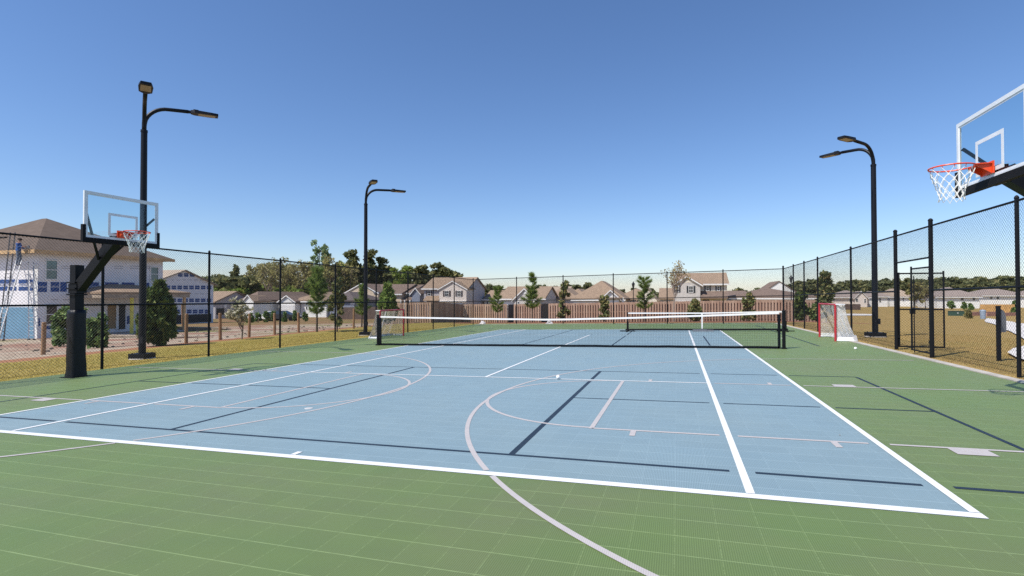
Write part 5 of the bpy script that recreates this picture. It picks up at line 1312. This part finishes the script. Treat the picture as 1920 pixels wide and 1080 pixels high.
wood('wood', [(-60, 480, 34, 519, 517, 140, 175, far_pine, 5, 9, 560, .8), (380, 480, 14, 523, 519, 112, 135, far_pine, 5, 8, 620, .7), (620, 730, 14, 495, 498, 138, 160, far_pine, 5, 8, 620, .8), (730, 860, 16, 508, 510, 130, 155, far_pine, 5, 8, 620, .8)], 'pine_dark', 'bark', 'dark mass of pines behind the left houses', 1)
wood('wood', [(470, 660, 40, 496, 498, 118, 150, far_leafy, 4, 7, 300, .5)], 'olive', 'bark_pale', 'mass of thin brown and olive trees left of the second light pole', 2)
wood('wood', [(400, 640, 16, 540, 538, 112, 122, far_leafy, 5, 8, 420, .7)], 'spring', 'bark_pale', 'fresh green undergrowth at the foot of the left wood', 3)
wood('wood', [(1478, 2060, 64, 527, 517, 270, 320, far_pine, 8, 13, 460, 1.4), (1500, 2060, 34, 534, 527, 240, 268, far_pine, 8, 12, 380, 1.3)], 'pine_dark', 'bark', 'long dark wood along the horizon behind the dry field', 4)
wood('wood', [(896, 940, 8, 533, 537, 260, 300, far_pine, 7, 11, 420, 1.3), (940, 1140, 13, 537, 535, 330, 380, far_pine, 6, 12, 380, 1.4), (1055, 1110, 6, 532, 531, 250, 280, far_pine, 6, 9, 420, 1.2), (1150, 1260, 8, 541, 541, 330, 380, far_pine, 7, 10, 300, 1.4), (1380, 1440, 8, 543, 540, 260, 300, far_pine, 6, 9, 380, 1.2)], 'pine_dark', 'bark', 'scattered far pines showing over the roofs in the middle', 5)

# grass blades on the lawns beside the fences
def blades(n, area, mat, label, h0, h1, seed):
    g = np.random.default_rng(seed); x = g.uniform(area[0], area[2], n); y = area[1]+(area[3]-area[1])*g.random(n)**1.3
    z = np.array([gz(a, b) for a, b in zip(x, y)])-.012; a = g.random(n)*6.28; hh = g.uniform(h0, h1, n); w = .008
    P = np.stack([x, y, z], 1); s = np.stack([np.cos(a), np.sin(a), 0*a], 1)*w; tp = np.stack([g.normal(size=n)*hh*.6, g.normal(size=n)*hh*.6, hh], 1)
    mb = MB(); mb.arr(np.stack([P-s, P+s, P+tp], 1).reshape(-1, 3), np.arange(3*n).reshape(n, 3)); o = mb.build('grass', mat); tag(o, label, 'grass', kind='stuff')
blades(40000, (-14.6, 1.5, -9.86, 24), 'grass', 'short yellow green grass on the strip between fence and straw', .008, .035, 1)
blades(30000, (9.10, 5.5, 15.5, 22), 'grass_dry', 'short dry grass beside the kerb and gate', .008, .032, 2)

# ------------------------------------------------------------------ light, sky, camera
SUN = np.array((-.46, -.57, 1.0)); SUN /= np.linalg.norm(SUN); el = math.asin(SUN[2]); az = math.atan2(SUN[0], SUN[1])
sd = bpy.data.lights.new('sun', 'SUN'); sd.energy = 4.2; sd.angle = R(.53); sd.color = (1, .955, .88)
so = bpy.data.objects.new('sun', sd); COL.objects.link(so); so.rotation_euler = Vector(-SUN).to_track_quat('-Z', 'Y').to_euler(); so.location = (-20, -25, 45)
w = bpy.data.worlds.new('World'); scene.world = w; w.use_nodes = True; nt = w.node_tree; bg = nt.nodes['Background']
sky = nt.nodes.new('ShaderNodeTexSky'); sky.sky_type = 'NISHITA'; sky.sun_disc = False; sky.sun_elevation = el; sky.sun_rotation = az
sky.altitude = 0; sky.air_density = 1.0; sky.dust_density = .3; sky.ozone_density = 6.0
hs = nt.nodes.new('ShaderNodeHueSaturation'); hs.inputs['Saturation'].default_value = 1.08; nt.links.new(sky.outputs[0], hs.inputs['Color'])
tn = nt.nodes.new('ShaderNodeMix'); tn.data_type = 'RGBA'; tn.blend_type = 'MULTIPLY'; tn.inputs[0].default_value = 1; tn.inputs[7].default_value = (1.10, 1.02, 1.05, 1)
nt.links.new(hs.outputs[0], tn.inputs[6]); nt.links.new(tn.outputs[2], bg.inputs[0]); bg.inputs[1].default_value = .105
cd = bpy.data.cameras.new('camera'); cam = bpy.data.objects.new('camera', cd); COL.objects.link(cam)
cd.sensor_width = 36; cd.lens = FPX/1920*36; cd.clip_start = .05; cd.clip_end = 4000
Mx = Matrix(((rt[0], up[0], -fw[0], CAM[0]), (rt[1], up[1], -fw[1], CAM[1]), (rt[2], up[2], -fw[2], CAM[2]), (0, 0, 0, 1))); cam.matrix_world = Mx
scene.camera = cam
vs_ = scene.view_settings; vs_.view_transform = 'Standard'; vs_.look = 'None'; vs_.exposure = .45; vs_.gamma = 1; vs_.use_curve_mapping = False
scene.cycles.max_bounces = 8; scene.cycles.transparent_max_bounces = 16; scene.cycles.use_denoising = False
